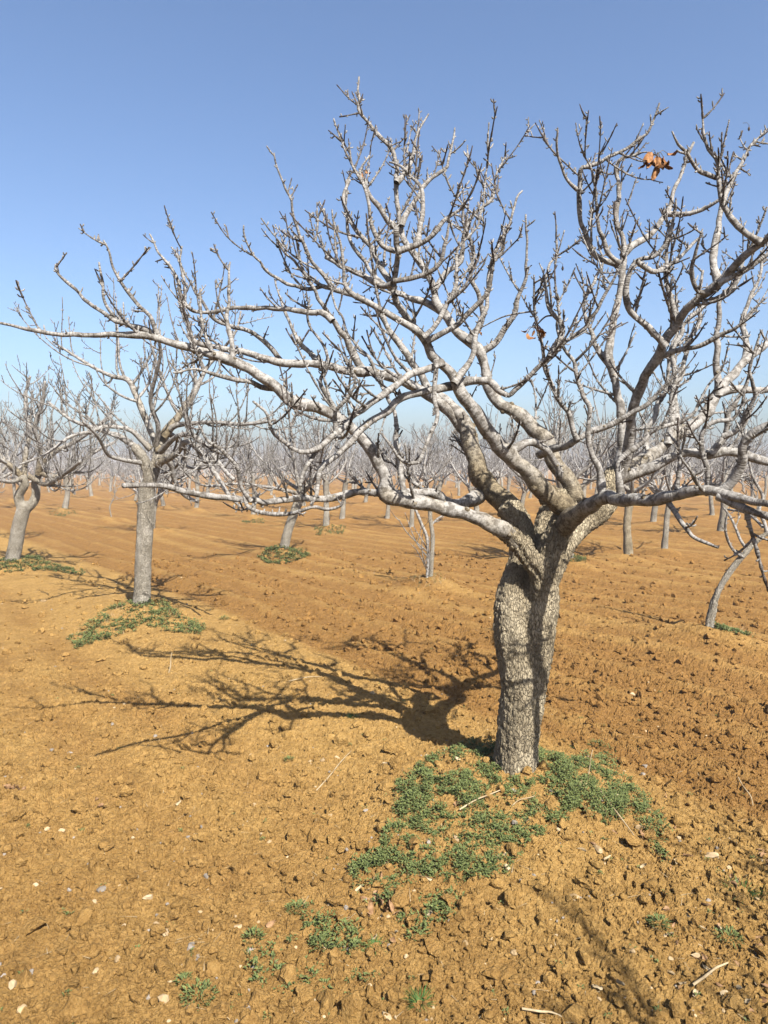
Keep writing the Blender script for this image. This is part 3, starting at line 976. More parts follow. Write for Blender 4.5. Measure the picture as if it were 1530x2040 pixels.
DENSE = {'K1', 'K2', 'K3', 'K4', 'K5', 'K8', 'K9', 'J3', 'H3', 'I1', 'Q10', 'Q12', 'Q13', 'Q16', 'Q17', 'A', 'G', 'E', 'Q2', 'Q3', 'Q4', 'Q5', 'Q6', 'Q7', 'Q9', 'S1', 'M1', 'M2', 'M3', 'H4', 'I2', 'I3', 'I4', 'J1', 'J2', 'S2', 'Q8'}
rng = random.Random(5)
limb_objs = {}
centre = np.array((O[0], O[1] + 0.1))
for k, (par, Y0, Y1, r0, r1, s, dens) in TRACES.items():
    pts, rad = curves[k]
    pts = pts.copy()
    rad = rad.copy()
    # a little life in the line, none at the foot
    m = len(pts)
    t = np.arange(m)
    sd = len(k) * 7 + ord(k[0]) + ord(k[-1])
    for ax in range(3):
        pts[:, ax] += (vnoise(t * 0.16 + sd, t * 0 + ax * 7.7, 3) - 0.5) * 0.026 * np.clip(t / 8, 0, 1) + (vnoise(t * 0.45 + sd * 3, t * 0 + ax * 5.1, 4) - 0.5) * 0.010 * np.clip(t / 8, 0, 1)
    w = Wood(rng)
    big = rad[0] > 0.03
    rad = rad * (1 - 0.25 * np.clip(t / 22, 0, 1))
    wz = rad * (1 + 0.26 * (vnoise(t * 0.33 + sd, t * 0 + 2.2, 5) - 0.4))
    w.t.tube(pts, wz, 16 if big else 10, np.clip(rad / 0.052, 0.18, 1), wob=0.16, seed=sd % 40)
    # swollen collars and pruning scars
    for q in range(int(m * 0.02 * 7)):
        i = rng.randrange(2, m - 2)
        if rad[i] > 0.012:
            T = unit(pts[i + 1] - pts[i - 1])
            d = side_dir(rng, T, 80, 95, 0.2)
            w.t.tube([pts[i], pts[i] + d * rad[i] * 1.0, pts[i] + d * (rad[i] * 1.12)], [rad[i] * 0.55, rad[i] * 0.42, rad[i] * 0.22], 8, 1.0)
    outd = np.array((pts[-1][0] - centre[0], pts[-1][1] - centre[1], 0))
    outd = unit(outd)
    w.clothe(pts, rad, dens * (3.5 if k in DENSE else 2.8), outd, depth=2, t0=0.16 if par is None else 0.14, lo=0.09, hi=0.24 if k in ('J1', 'J2', 'J3', 'I4', 'K3', 'K1') else 0.46, up=0.95)
    me = w.t.mesh('limb' if par is None else 'branch', [bark])
    if par is None:
        me.transform(__import__('mathutils').Matrix.Translation(Vector(-origin)))
        limb_objs[k] = link('limb', me, main_tree)
    else:
        me.transform(__import__('mathutils').Matrix.Translation(Vector(-origin)))
        limb_objs[k] = link('branch', me, limb_objs[root_of(k)])


# dry leaves still hanging in the crown
def leaf_geom(rng, p, d, ln, wd, fold=0.5, curl=1.0):
    """a curled, folded dead leaf as a thin surface"""
    d = unit(np.array(d, float))
    s = unit(np.cross(d, np.array([rng.gauss(0, 1) for _ in range(3)])))
    u = np.cross(d, s)
    nu, nv = 7, 5
    V = []
    ax = rng.uniform(-1, 1) * curl
    pos = np.array(p, float)
    dd = d.copy()
    for a in range(nu):
        t = a / (nu - 1)
        wv = wd * math.sin(math.pi * min(1, 0.06 + 0.94 * t) ** 0.75) ** 0.8 * 0.5 + 0.0006
        for b in range(nv):
            v = (b / (nv - 1) - 0.5) * 2
            V.append(pos + s * v * wv * math.cos(fold) + u * abs(v) ** 1.2 * wv * math.sin(fold) * 1.2 + u * 0.12 * wd * math.sin(v * 5 + t * 7))
        dd = unit(dd + u * ax * 0.28)
        u = unit(np.cross(dd, s))
        pos = pos + dd * ln / (nu - 1)
    F = []
    for a in range(nu - 1):
        for b in range(nv - 1):
            i = a * nv + b
            F.append((i, i + 1, i + nv + 1, i + nv))
    return np.array(V), np.array(F)


for (px, py, Y, n, sz) in ((1308, 316, 4.0, 10, 0.075), (1066, 655, 3.2, 5, 0.042), (1060, 655, 3.52, 2, 0.03), (1392, 262, 3.2, 1, 0.03), (722, 348, 3.95, 2, 0.035), (948, 661, 3.6, 1, 0.03)):
    c = at(px, py, Y) - origin
    stalk = Tubes()
    ends = []
    for q in range(n):
        e = c + np.array((rng.uniform(-1, 1) * sz * 0.95, rng.uniform(-.4, .4) * sz, rng.uniform(-0.5, 0.6) * sz))
        ends.append(e)
        mid = (c + e) / 2 + np.array((0, 0, 0.4 * sz))
        P, rd = catmull([c + np.array((0, 0, sz * 0.2)), mid, e], [0.0022, 0.0018, 0.0015], 0.008)
        stalk.tube(P, rd, 5, 0.1)
    near_c = min((q for k_, cv in curves.items() for q in cv[0][::3]), key=lambda q: float(((q - origin - c) ** 2).sum())) - origin
    P, rd = catmull([near_c, near_c * 0.5 + c * 0.5 + np.array((0, 0, 0.025)), c + np.array((0, 0, sz * 0.2))], [0.0045, 0.0036, 0.003], 0.01)
    stalk.tube(P, rd, 6, 0.3)
    so = link('leaf_stalk', stalk.mesh('leaf_stalk', [bark]), main_tree)
    for e in ends:
        V, F = leaf_geom(rng, e, (rng.uniform(-.5, .5), rng.uniform(-.3, .3), -1), sz * rng.uniform(0.9, 1.3), sz * rng.uniform(0.5, 0.75), rng.uniform(0.3, 0.9), 1.4)
        lo = link('dry_leaf', mesh_from('dry_leaf', V, F, None, [dead_leaf_mat]), so)
for (px, py, Y) in ((1492, 257, 3.6), (1490, 308, 3.6), (1121, 535, 3.3), (1316, 226, 3.9)):
    c = at(px, py, Y) - origin
    tb = Tubes()
    tb.tube([c + Z * 0.02, c + Z * 0.012, c + Z * 0.006, c, c - Z * 0.006, c - Z * 0.010], [0.001, 0.0012, 0.0045, 0.006, 0.0042, 0.001], 7, 0.02)
    tb.tube([c + Z * 0.02, c + np.array((-0.012, 0, 0.03)), c + np.array((-0.03, 0, 0.028))], [0.001, 0.001, 0.0014], 4, 0.1)
    link('dry_fruit', tb.mesh('dry_fruit', [bark]), main_tree)


# ------------------------------------------------------------ the other trees
def grown_tree(rng, detail, trunk=None, limbs=None, h=1.15, lean=(0, 0), r=0.085, spread=1.9, nl=None, thin=1.0):
    """returns trunk tubes and a crown mesh in local space, foot at the origin"""
    if trunk is None:
        top = np.array((lean[0] * h, lean[1] * h, h))
        trunk = catmull([np.array((0, 0, -0.15)), np.array((0, 0, 0.02)), top * 0.5 + np.array((rng.uniform(-.06, .06), rng.uniform(-.06, .06), 0)), top],
                        [r * 1.35, r * 1.15, r * 0.92, r * 0.98], 0.06)
    top = trunk[0][-1]
    sides = {3: (10, 7, 5, 5), 2: (8, 6, 4, 4), 1: (5, 4, 3, 3), 0: (4, 3, 3, 3)}[detail]
    w = Wood(rng, sides, knobs=detail >= 2, spurs=detail >= 3, fine={3: 0.02, 2: 0.045, 1: 0.09, 0: 0.14}[detail])
    if limbs is None:
        limbs = []
        nl = nl or rng.randint(4, 6)
        a0 = rng.uniform(0, 6.28)
        for q in range(nl):
            a = a0 + q * 6.283 / nl + rng.uniform(-.35, .35)
            el = rng.uniform(0.12, 1.0)
            d = np.array((math.cos(a) * math.cos(el), math.sin(a) * math.cos(el), math.sin(el)))
            limbs.append(wander(rng, top - Z * rng.uniform(0.02, 0.12), d, spread * rng.uniform(0.8, 1.15) * (1 - 0.12 * el), r * rng.uniform(0.42, 0.58), r * 0.12, rng.uniform(0.08, 0.30), 0.07, 0.06 if detail > 1 else 0.12))
        if rng.random() < 0.7:
            limbs.append(wander(rng, top - Z * 0.05, (rng.uniform(-.3, .3), rng.uniform(-.3, .3), 1), spread * 0.75, r * 0.5, r * 0.12, 0.1, 0.08, 0.06 if detail > 1 else 0.12))
    for pts, rad in limbs:
        w.t.tube(pts, rad, sides[0], np.clip(rad / 0.05, 0.18, 1), wob=0.15 if detail > 1 else 0, seed=rng.randrange(40))
        n = len(pts)
        Ln = float(np.linalg.norm(np.diff(pts, axis=0), axis=1).sum())
        out = unit(pts[-1] - pts[0])
        # second order
        for q in range(int(Ln / (0.15 if detail > 0 else 0.2) * thin)):
            t = rng.uniform(0.18, 0.97)
            m = min(n - 2, max(1, int(t * n)))
            T = unit(pts[m + 1] - pts[m - 1])
            d = side_dir(rng, T, 35, 75, 0.45, out * 0.4)
            l2 = Ln * rng.uniform(0.32, 0.68) * (1.15 - 0.6 * t)
            p2, r2 = wander(rng, pts[m], d, l2, max(0.007, rad[m] * 0.55), 0.0045, rng.uniform(0.2, 0.8), 0.10, 0.05 if detail > 1 else 0.11)
            w.add(p2, r2, 1)
            w.clothe(p2, r2, {3: 7.0, 2: 6.5, 1: 5.5, 0: 4.0}[detail] * thin, out, lo=0.1, hi=0.38, depth=1 if detail > 0 else 0, t0=0.15, up=0.9)
        w.clothe(pts, rad, {3: 3.0, 2: 2.5, 1: 2.2, 0: 1.6}[detail] * thin, out, lo=0.12, hi=0.5, depth=1, t0=0.2)
    return trunk, w


GROUPS = 'bare trees of the orchard rows'


def place_tree(key, label, trunk, w, voxel=None, tm=None, group=GROUPS):
    tm = trunk_bark if key in ('right_dark', 'shade') else old_trunk
    x, y = TREES[key]
    z = gz(x, y, False)
    t = link('orchard_tree', None, loc=(x, y, z))
    tag(t, label, 'tree', group)
    if isinstance(trunk, list):
        link('trunk', remesh_trunk('trunk', trunk, voxel, old_trunk, (0, 0, 0), 0.0035), t)
    else:
        tb = Tubes()
        tb.tube(trunk[0], trunk[1], 12, 1.0, wob=0.2, seed=4)
        link('trunk', tb.mesh('trunk', [tm]), t)
    link('crown', w.t.mesh('crown', [bark]), t)
    return t


def ltrace(key, s, Y0, Y1, step=0.04):
    P, r = trace(s, Y0, Y1, 1, 1, step)
    if Y0 != Y1:
        r = r * 0.80
    else:
        r = r * 0.9
    x, y = TREES[key]
    z = gz(x, y, False)
    return P - np.array((x, y, z)), r


# second tree, left of centre
Y2 = TREES['second'][1]
rg = random.Random(21)
k = 'second'
tr2 = [ltrace(k, f"282,1225:24 283,1203:20 284,1160:18 286,1110:18 289,1050:18 291,1000:18 292,965:18", Y2, Y2),
       ltrace(k, f"290,1000:15 297,950:14 290,925:13 280,905:12 268,890:11", Y2, Y2 - .1),
       ltrace(k, f"292,980:14 310,930:13 318,895:13 330,862:12 350,838:11", Y2, Y2 + .1)]
lim2 = [ltrace(k, s, Y2 + a, Y2 + b) for s, a, b in (
    ("318,900:11 306,872:8 289,832:8 271,788:7.5 255,757:7 225,750:5 192,735:4 165,719:4 135,700:3 105,680:2", 0, 0.5),
    ("325,870:12 345,845:10 366,814:9 388,781:8 400,755:6 414,730:5 440,700:4 470,660:3 480,620:2", 0, 0.3),
    ("340,855:8 352,847:7 400,842:5 440,842:5 476,845:5 520,842:4 549,836:3", 0, -0.6),
    ("285,905:9 262,885:8 235,868:7 215,862:5 180,850:5 140,835:4 95,800:3", 0, 0.6),
    ("300,895:9 285,880:7 262,858:6 240,852:5 210,850:5 180,860:5 140,870:4 90,905:3 40,925:3", 0, -0.7),
    ("300,925:8 270,920:6 240,915:5 215,905:5 195,870:4 165,840:3", 0, -.9),
    ("312,925:10 350,905:8 372,880:7 405,908:6 430,945:6 455,985:5 480,1010:3", -0.1, -1.1),
    ("320,900:8 352,870:6 385,868:6 415,895:6 450,940:5 465,955:5", -0.1, -1.4),
    ("318,905:9 340,925:7 345,950:6 365,985:5 395,1000:4", 0.1, 0.6),
    ("310,890:8 315,850:6 300,800:5 310,750:5 320,700:4 310,650:3", 0, -.8),
    ("330,860:8 360,880:6 370,905:5 350,930:4 330,955:3", 0.1, 1.2))]
_, w2 = grown_tree(rg, 3, trunk=tr2[0], limbs=lim2, thin=0.85)
place_tree(k, 'tree left of the big one, straight pale trunk with weeds all around its foot', tr2, w2, 0.011)

# left edge tree with a knotted trunk
k = 'left_edge'
Y3 = TREES[k][1]
rg = random.Random(33)
tr3 = [ltrace(k, "22,1135:19 25,1116:16 32,1080:15 40,1040:15 50,1005:14", Y3, Y3),
       ltrace(k, "48,1020:12 38,1000:11 38,985:10 50,965:10 45,950:9", Y3, Y3 - .05),
       ltrace(k, "48,1020:11 66,1000:11 72,980:10 70,960:9 80,940:8", Y3, Y3 + .05)]
lim3 = [ltrace(k, s, Y3 + a, Y3 + b) for s, a, b in (
    ("45,952:8 30,935:7 10,920:6 -30,905:5 -80,890:4", 0, -.3), ("45,950:7 20,930:6 -10,890:5 -50,850:3", 0, .4),
    ("76,945:8 85,925:7 110,900:6 140,885:5 180,860:4 215,830:3", 0, -.4), ("48,950:7 52,900:6 60,860:5 50,800:4 60,750:3", 0, .3),
    ("75,945:7 80,900:6 70,850:5 85,800:4 90,760:3", 0, -.5), ("80,942:7 110,950:6 145,935:5 190,900:4 230,880:3", 0, .5),
    ("60,950:7 90,965:6 120,950:5 160,920:4", 0, -1.2), ("50,950:7 20,960:5 -20,950:4 -60,920:3", 0, -1.3))]
_, w3 = grown_tree(rg, 3, trunk=tr3[0], limbs=lim3)
place_tree(k, 'tree at the left edge of the photo with a knotted trunk split in two', tr3, w3, 0.013)

# tree that leans to the right, middle distance
k = 'leaning'
Y4 = TREES[k][1]
rg = random.Random(8)
tr4 = ltrace(k, "560,1112:13 565,1095:11 573,1060:10 583,1030:10 594,1000:10 600,975:10", Y4, Y4)
_, w4 = grown_tree(rg, 3, trunk=tr4, spread=2.1, r=0.085)
place_tree(k, 'tree with a slim trunk leaning right, a round weed patch at its foot', [tr4], w4, 0.014)

# thin pair: grafted sapling beside the big trunk
k = 'thin_pair'
Y5 = TREES[k][1]
rg = random.Random(15)
tr5 = ltrace(k, "857,1165:7 858,1152:5.5 860,1110:5 862,1070:4.6 857,1030:5 858,990:4.4", Y5, Y5)
lim5 = [ltrace(k, s, Y5 + a, Y5 + b) for s, a, b in (
    ("850,1155:3.5 853,1110:3.5 850,1070:4 838,1040:4 830,1020:3.5 820,1000:3", -0.05, -.1),
    ("853,1100:2 835,1085:1.6 810,1060:1.3 795,1035:1", -0.05, -.3), ("856,1050:3 870,1035:3 890,1022:2 905,1010:1.5", 0, .1),
    ("857,995:4 850,960:3.5 845,930:3 850,900:2 845,870:1.6", 0, .1), ("857,990:4 868,960:3.5 880,935:3 900,910:2", 0, -.2),
    ("857,995:4 835,970:3 815,950:2.5 800,920:2", 0, .3), ("852,1140:1.6 838,1110:1.2 826,1090:1", -.06, -.3))]
_, w5 = grown_tree(rg, 2, trunk=tr5, limbs=lim5, thin=0.5)
place_tree(k, 'young slender tree with twin pale stems and dry straw at its foot', tr5, w5)

# young leaning tree, right
k = 'young'
Y6 = TREES[k][1]
rg = random.Random(44)
tr6 = ltrace(k, "1412,1275:11 1413,1256:9.5 1414,1235:9 1419,1218:9 1424,1195:7 1440,1160:6.5 1460,1130:6.5 1480,1107:6 1505,1080:5.5 1528,1062:5", Y6, Y6)
lim6 = [ltrace(k, s, Y6 + a, Y6 + b) for s, a, b in (
    ("1480,1110:4 1460,1095:3.6 1448,1070:3.4 1445,1045:3 1450,1020:2", -.02, -.2), ("1490,1098:4 1475,1075:3.4 1465,1050:3 1455,1030:3 1440,1010:2", 0, .2),
    ("1528,1062:5 1522,1040:4.5 1512,1015:4 1520,990:4 1500,950:3 1490,910:2.5", 0, .1), ("1528,1062:5 1560,1040:4.5 1600,1010:4 1640,960:3", 0, -.1),
    ("1520,1050:4 1500,1030:3.5 1480,1020:3 1450,1015:2.5", 0, .5))]
_, w6 = grown_tree(rg, 3, trunk=tr6, limbs=lim6, thin=0.55)
tt = place_tree(k, 'young pale tree at the right with a thin curved trunk leaning right', [tr6], w6, 0.008)

specs = {
    'behind': ('tree half hidden behind the big trunk with a pale foot and small weeds', 13, 2, dict(lean=(-0.10, 0), r=0.10)),
    'right_dark': ('tree with a dark shaded straight trunk right of the big tree', 14, 2, dict(lean=(0.03, 0), r=0.085, spread=2.1)),  # its trunk takes the darker bark, the dark is its own colour
    'right_pale': ('tree with a slim pale trunk just right of the dark straight trunk', 16, 2, dict(lean=(0.08, 0), r=0.062)),
    'mid_a': ('tree with a straight pale trunk and weeds, middle distance, right of the leaning one', 17, 2, dict(r=0.09)),
    'mid_b': ('slim tree seen just left of the thin twin stems, middle distance', 18, 2, dict(r=0.07, lean=(.12, 0))),
    'mid_c': ('tree forking low into a V, middle distance left of the twin stems', 19, 2, dict(r=0.075, h=0.7)),
    'mid_d': ('tree with a stout pale trunk, seen right of the second tree trunk', 22, 2, dict(r=0.085)),
    'mid_e': ('tree with a pale straight trunk between the left edge tree and the second tree', 23, 2, dict(r=0.11, lean=(.05, 0))),
    'mid_f': ('small tree with a short trunk in weeds, under the low left limb', 24, 2, dict(r=0.08)),
    'mid_g': ('tree whose trunk shows close beside the straight pale one in mid distance', 25, 2, dict(r=0.09, lean=(.1, 0))),
    'mid_h': ('tree with a straight trunk in mid distance behind the young leaning tree', 26, 2, dict(r=0.10)),
    'past_edge': ('tree past the left edge whose branch tips reach into the photo', 27, 2, dict(r=0.10, spread=2.3)),
    'shade': ('tree right of the camera whose twigs throw the lower right shadow', 28, 2, dict(r=0.10, spread=1.95)),
}
for k, (lab, sd, det, kw) in specs.items():
    rg = random.Random(sd)
    kw['r'] = kw.get('r', 0.085) * 0.86
    trk, w = grown_tree(rg, det, **kw)
    place_tree(k, lab, trk, w)
# tiny sapling
rg = random.Random(50)
trk, w = grown_tree(rg, 2, trunk=catmull([np.array((0, 0, -.1)), np.array((0, 0, 0)), np.array((-.04, 0, .3)), np.array((.1, 0, .6)), np.array((.14, 0, .95))], [.022, .02, .018, .016, .012], .05),
                    limbs=[wander(rg, (.12, 0, .7), (a, b, 1), .6, .01, .004, .1, .1) for a, b in ((.7, .2), (-.7, .1), (.1, -.5))], thin=0.7)
place_tree('mid_i', 'tiny pale sapling with a thin bent stem left of the second tree trunk', trk, w)

# rows behind: 6 middle variants and 6 plain ones, copied
variants = []
for q in range(7):
    rg = random.Random(100 + q)
    trk, w = grown_tree(rg, 1 if q < 4 else 0, h=rg.uniform(0.7, 1.1), lean=(rg.uniform(-.22, .22), rg.uniform(-.22, .22)), r=rg.uniform(0.055, 0.082), spread=rg.uniform(1.8, 2.2), nl=6, thin=1.25)
    tb = Tubes()
    tb.tube(trk[0], trk[1], 8, 1.0, wob=0.2, seed=q)
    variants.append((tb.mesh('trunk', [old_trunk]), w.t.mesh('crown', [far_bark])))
lowV = []
rg = random.Random(77)
thirds = ('left', 'middle', 'right')
singles = [t for t in far_trees if t[2] < 400][:275]
protos = {}
for idx, (x, y, d) in enumerate(singles):
    if d < 42:
        v = rg.randrange(0, 4)
    else:
        v = rg.randrange(4, 7)
    t = link('orchard_tree', None, loc=(x, y, gz(x, y, False)))
    t.rotation_euler = (0, 0, rg.uniform(0, 6.283))
    s = rg.uniform(0.85, 1.12)
    t.scale = (s, s, s * rg.uniform(0.92, 1.08))
    third = thirds[min(2, max(0, int((x / y / FPX * FPX * FPX + 765) // 510)))]
    dist = 'mid distance' if d < 32 else ('far' if d < 60 else 'farthest')
    dist = {'mid distance': 'first rows past the near trees', 'far': 'far rows of the orchard', 'farthest': 'last rows near the horizon'}[dist]
    tag(t, f'bare grey tree in the {dist}, {third} third of the photo', 'tree', f'trees in the {dist}, {third}')
    if v not in protos:
        a = link('trunk', variants[v][0], t)
        b = link('crown', variants[v][1], t)
        protos[v] = (a, b)
    else:
        for o in protos[v]:
            c = o.copy()
            C.objects.link(c)
            c.parent = t

# beyond them the orchard reads as one pale mass
rest = [(x, y) for x, y, d in far_trees if (x, y, d) not in set(singles)]
R0 = singles[-1][2]
rg = random.Random(99)
mass = []
for q in range(3):
    r2 = random.Random(200 + q)
    trk, w = grown_tree(r2, 0, r=0.10, spread=2.0, nl=4, thin=0.6)
    w.t.tube(trk[0][::4], trk[1][::4], 4, 1.0)
    mass.append((np.concatenate(w.t.v), np.concatenate(w.t.f4), np.concatenate(w.t.f3)))
VV, F4, F3, n0 = [], [], [], 0
spots = list(rest)[:200]
dmax = max([math.hypot(*p) for p in spots] + [R0])
dd = dmax
while dd < 420:
    half = 0.6 * dd
    cnt = int(2 * half / 9)
    for q in range(cnt):
        spots.append((rg.uniform(-half, half), dd + rg.uniform(-4, 4)))
    dd *= 1.13
for (x, y) in spots:
    v, f4, f3 = mass[rg.randrange(3)]
    a = rg.uniform(0, 6.28)
    s = rg.uniform(0.9, 1.15)
    ca_, sa_ = math.cos(a) * s, math.sin(a) * s
    q = np.stack((v[:, 0] * ca_ - v[:, 1] * sa_ + x, v[:, 0] * sa_ + v[:, 1] * ca_ + y, v[:, 2] * s), 1)
    VV.append(q)
    F4.append(f4 + n0)
    F3.append(f3 + n0)
    n0 += len(v)
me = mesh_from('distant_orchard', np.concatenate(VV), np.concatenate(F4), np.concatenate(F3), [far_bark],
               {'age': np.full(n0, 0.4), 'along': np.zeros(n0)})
tag(link('distant_orchard', me), 'pale grey mass of bare trees along the horizon', 'trees', kind='stuff')
print('far trees', len(far_trees), 'single', len(singles), 'R0', R0, 'mass', len(spots), n0)


# ------------------------------------------------------------ things on the ground
def rand_in_poly(rng, poly, n):
    """random ground points inside a photo-pixel outline, laid on the ground"""
    xs = [p[0] for p in poly]
    ys = [p[1] for p in poly]
    gp = [on_ground_px(a, b, 0.12) for a, b in poly]
    gx = [p[0] for p in gp]
    gy = [p[1] for p in gp]
    out = []
    while len(out) < n:
        x, y = rng.uniform(min(gx), max(gx)), rng.uniform(min(gy), max(gy))
        c = False
        for i in range(len(gp)):
            x1, y1 = gp[i]
            x2, y2 = gp[i - 1]
            if (y1 > y) != (y2 > y) and x < (x2 - x1) * (y - y1) / (y2 - y1) + x1:
                c = not c
        if c:
            out.append((x, y))
    return np.array(out)


class Leaves:
    def __init__(self):
        self.v, self.f, self.n = [], [], 0

    def leaf(self, p, d, ln, wd, up):
        """six-point leaf, folded along its rib and arched"""
        d = unit(d)
        s = unit(np.cross(d, up))
        n = np.cross(s, d)
        b = p
        m = p + d * ln * 0.5 + n * ln * 0.12
        e = p + d * ln - n * ln * 0.05
        V = [b, m + s * wd * 0.5 + n * wd * 0.22, m, m - s * wd * 0.5 + n * wd * 0.22, e]
        self.v.extend(V)
        i = self.n
        self.f += [(i, i + 1, i + 2), (i, i + 2, i + 3), (i + 1, i + 4, i + 2), (i + 2, i + 4, i + 3)]
        self.n += 5

    def blade(self, p, d, ln, wd, bend):
        d = unit(d)
        s = unit(np.cross(d, Z + 0.01))
        pts = []
        q = np.array(p, float)
        for a in range(4):
            wv = wd * (1 - a / 3.6) * 0.5
            pts += [q - s * wv, q + s * wv]
            d = unit(d + np.array((d[0], d[1], 0)) * bend - Z * bend * 0.6)
            q = q + d * ln / 3
        self.v.extend(pts)
        i = self.n
        for a in range(3):
            k = i + a * 2
            self.f += [(k, k + 1, k + 3), (k, k + 3, k + 2)]
        self.n += 8

    def mesh(self, name, mats):
        return mesh_from(name, np.array(self.v), None, np.array(self.f), mats, smooth_=False)


def weed_patch(name, polys, label, seed, thr=0.42, size=0.016, straw=0):
    rng = random.Random(seed)
    lv = Leaves()
    for poly, n in polys:
        P = rand_in_poly(rng, poly, n)
        nz = fbm(P[:, 0] * 5.5, P[:, 1] * 5.5, 60 + seed, 3)
        H = height(P[:, 0], P[:, 1])
        for (x, y), q, h in zip(P, nz, H):
            if q < thr + rng.uniform(-.10, .09) or vnoise(np.array([x * 22]), np.array([y * 22]), 5)[0] < 0.36:
                continue
            b = np.array((x, y, h - 0.004))
            tall = (q - thr) * 0.12 + 0.008
            if rng.random() < 0.16:
                for e in range(3):
                    a = rng.uniform(0, 6.28)
                    lv.blade(b, np.array((math.cos(a) * .5, math.sin(a) * .5, 1)), rng.uniform(0.02, 0.05), 0.0032, rng.uniform(.1, .5))
            for e in range(rng.randint(4, 7)):
                a = rng.uniform(0, 6.28)
                hh = rng.uniform(0.001, tall)
                o = b + np.array((math.cos(a) * rng.uniform(0, .012), math.sin(a) * rng.uniform(0, .012), hh))
                lv.leaf(o, np.array((math.cos(a), math.sin(a), rng.uniform(0.1, 0.9))), size * rng.uniform(0.5, 1.15), size * rng.uniform(0.28, 0.5), Z)
    o = link(name, lv.mesh(name, [weed_mat]))
    tag(o, label, 'weeds', kind='stuff')
    if straw:
        sv = Leaves()
        for poly, n in polys:
            for (x, y) in rand_in_poly(rng, poly, straw):
                a = rng.uniform(0, 6.28)
                sv.blade(np.array((x, y, gz(x, y))), np.array((math.cos(a), math.sin(a), rng.uniform(.3, 2.0))), rng.uniform(.05, .14), .003, rng.uniform(0, .4))
        s = link('dry_grass', sv.mesh('dry_grass', [straw_mat]))
        tag(s, 'dry straw standing among ' + label.split(' ', 1)[1], 'dry grass', kind='stuff')
    return o


weed_patch('weeds', [([(790, 1545), (860, 1510), (950, 1490), (1060, 1500), (1180, 1495), (1270, 1530), (1290, 1600), (1210, 1640), (1130, 1640), (1040, 1700), (1010, 1725),
                       (930, 1745), (850, 1725), (800, 1690), (700, 1700), (760, 1660), (790, 1600)], 7200),
                     ([(700, 1680), (860, 1700), (960, 1710), (900, 1790), (830, 1830), (770, 1790), (700, 1730)], 600),
                     ([(600, 1770), (700, 1790), (770, 1800), (730, 1850), (620, 1820)], 170),
                     ([(480, 1830), (560, 1800), (660, 1860), (740, 1850), (740, 1900), (640, 1920), (520, 1920)], 90),
                     ([(1160, 1460), (1220, 1460), (1240, 1500), (1180, 1510)], 110),
                     ([(1280, 1550), (1340, 1640), (1330, 1700), (1260, 1650)], 130)],
           'low green weeds carpeting the mound under the big tree', 1, thr=0.39, size=0.021)
weed_patch('weeds', [([(130, 1250), (200, 1215), (270, 1200), (330, 1205), (410, 1235), (400, 1252), (300, 1240), (250, 1245), (150, 1270)], 1500)],
           'low green weeds at the foot of the second tree', 2, thr=0.30, size=0.034, straw=130)
weed_patch('weeds', [([(-60, 1118), (60, 1112), (175, 1130), (165, 1138), (60, 1130), (-60, 1135)], 1300)],
           'green weeds at the foot of the left edge tree', 3, thr=0.26, size=0.04, straw=90)
weed_patch('weeds', [([(512, 1103), (560, 1092), (620, 1102), (600, 1110), (530, 1114)], 700)],
           'green weeds at the foot of the leaning slim tree', 4, thr=0.25, size=0.045)
weed_patch('weeds', [([(1418, 1250), (1470, 1250), (1500, 1268), (1470, 1275), (1425, 1268)], 420)],
           'green weeds at the foot of the young leaning tree', 5, thr=0.28, size=0.034, straw=90)
weed_patch('weeds', [([(1128, 1114), (1170, 1113), (1168, 1121), (1130, 1121)], 260)],
           'bright weeds beside the half hidden pale trunk', 6, thr=0.2, size=0.03)
weed_patch('weeds', [([(90, 1016), (130, 1012), (160, 1018), (120, 1024)], 240), ([(625, 1051), (690, 1049), (685, 1056), (630, 1057)], 240), ([(480, 1032), (530, 1031), (525, 1036), (485, 1037)], 160)],
           'small weed clumps around trunks in the middle distance', 7, thr=0.2, size=0.04)
weed_patch('weeds', [([(820, 1155), (880, 1150), (885, 1165), (830, 1168)], 60)],
           'sparse weeds below the thin twin stems', 8, thr=0.2, size=0.02, straw=120)

# single tufts one can point at
tufts = [(395, 1985, 'round green weed tuft at the bottom edge, left', 'leafy', .075), (836, 1990, 'small upright grass sprig at the bottom edge, centre', 'grass', .06),
         (1480, 1775, 'dark grass tuft near the right edge of the photo', 'grass', .09), (703, 1421, 'bright grass tuft inside the shadow left of the trunk', 'grass', .06),
         (748, 1878, 'grass sprig just below the weed mat', 'grass', .05), (505, 1868, 'dark leafy weed left of the lowest weeds', 'leafy', .05),
         (1312, 1845, 'leafy weed on the rough soil, lower right', 'leafy', .05), (1452, 1868, 'leafy weed by the clods near the lower right corner', 'leafy', .06),
         (1290, 1640, 'leafy weed right of the mound', 'leafy', .06), (592, 1808, 'leafy weed at the left end of the weed mat', 'leafy', .05),
         (1190, 1475, 'weed clump on the soil just right of the trunk', 'leafy', .08), (447, 1228, 'small weed right of the second tree weeds', 'leafy', .07),
         (576, 1515, 'tiny weed on bare soil under the branch shadows', 'leafy', .03), (365, 1962, 'tiny leafy sprig above the round tuft', 'leafy', .03),
         (640, 1240 + 640, 'low leafy weed between the grass sprig and the dark weed', 'leafy', .05)]
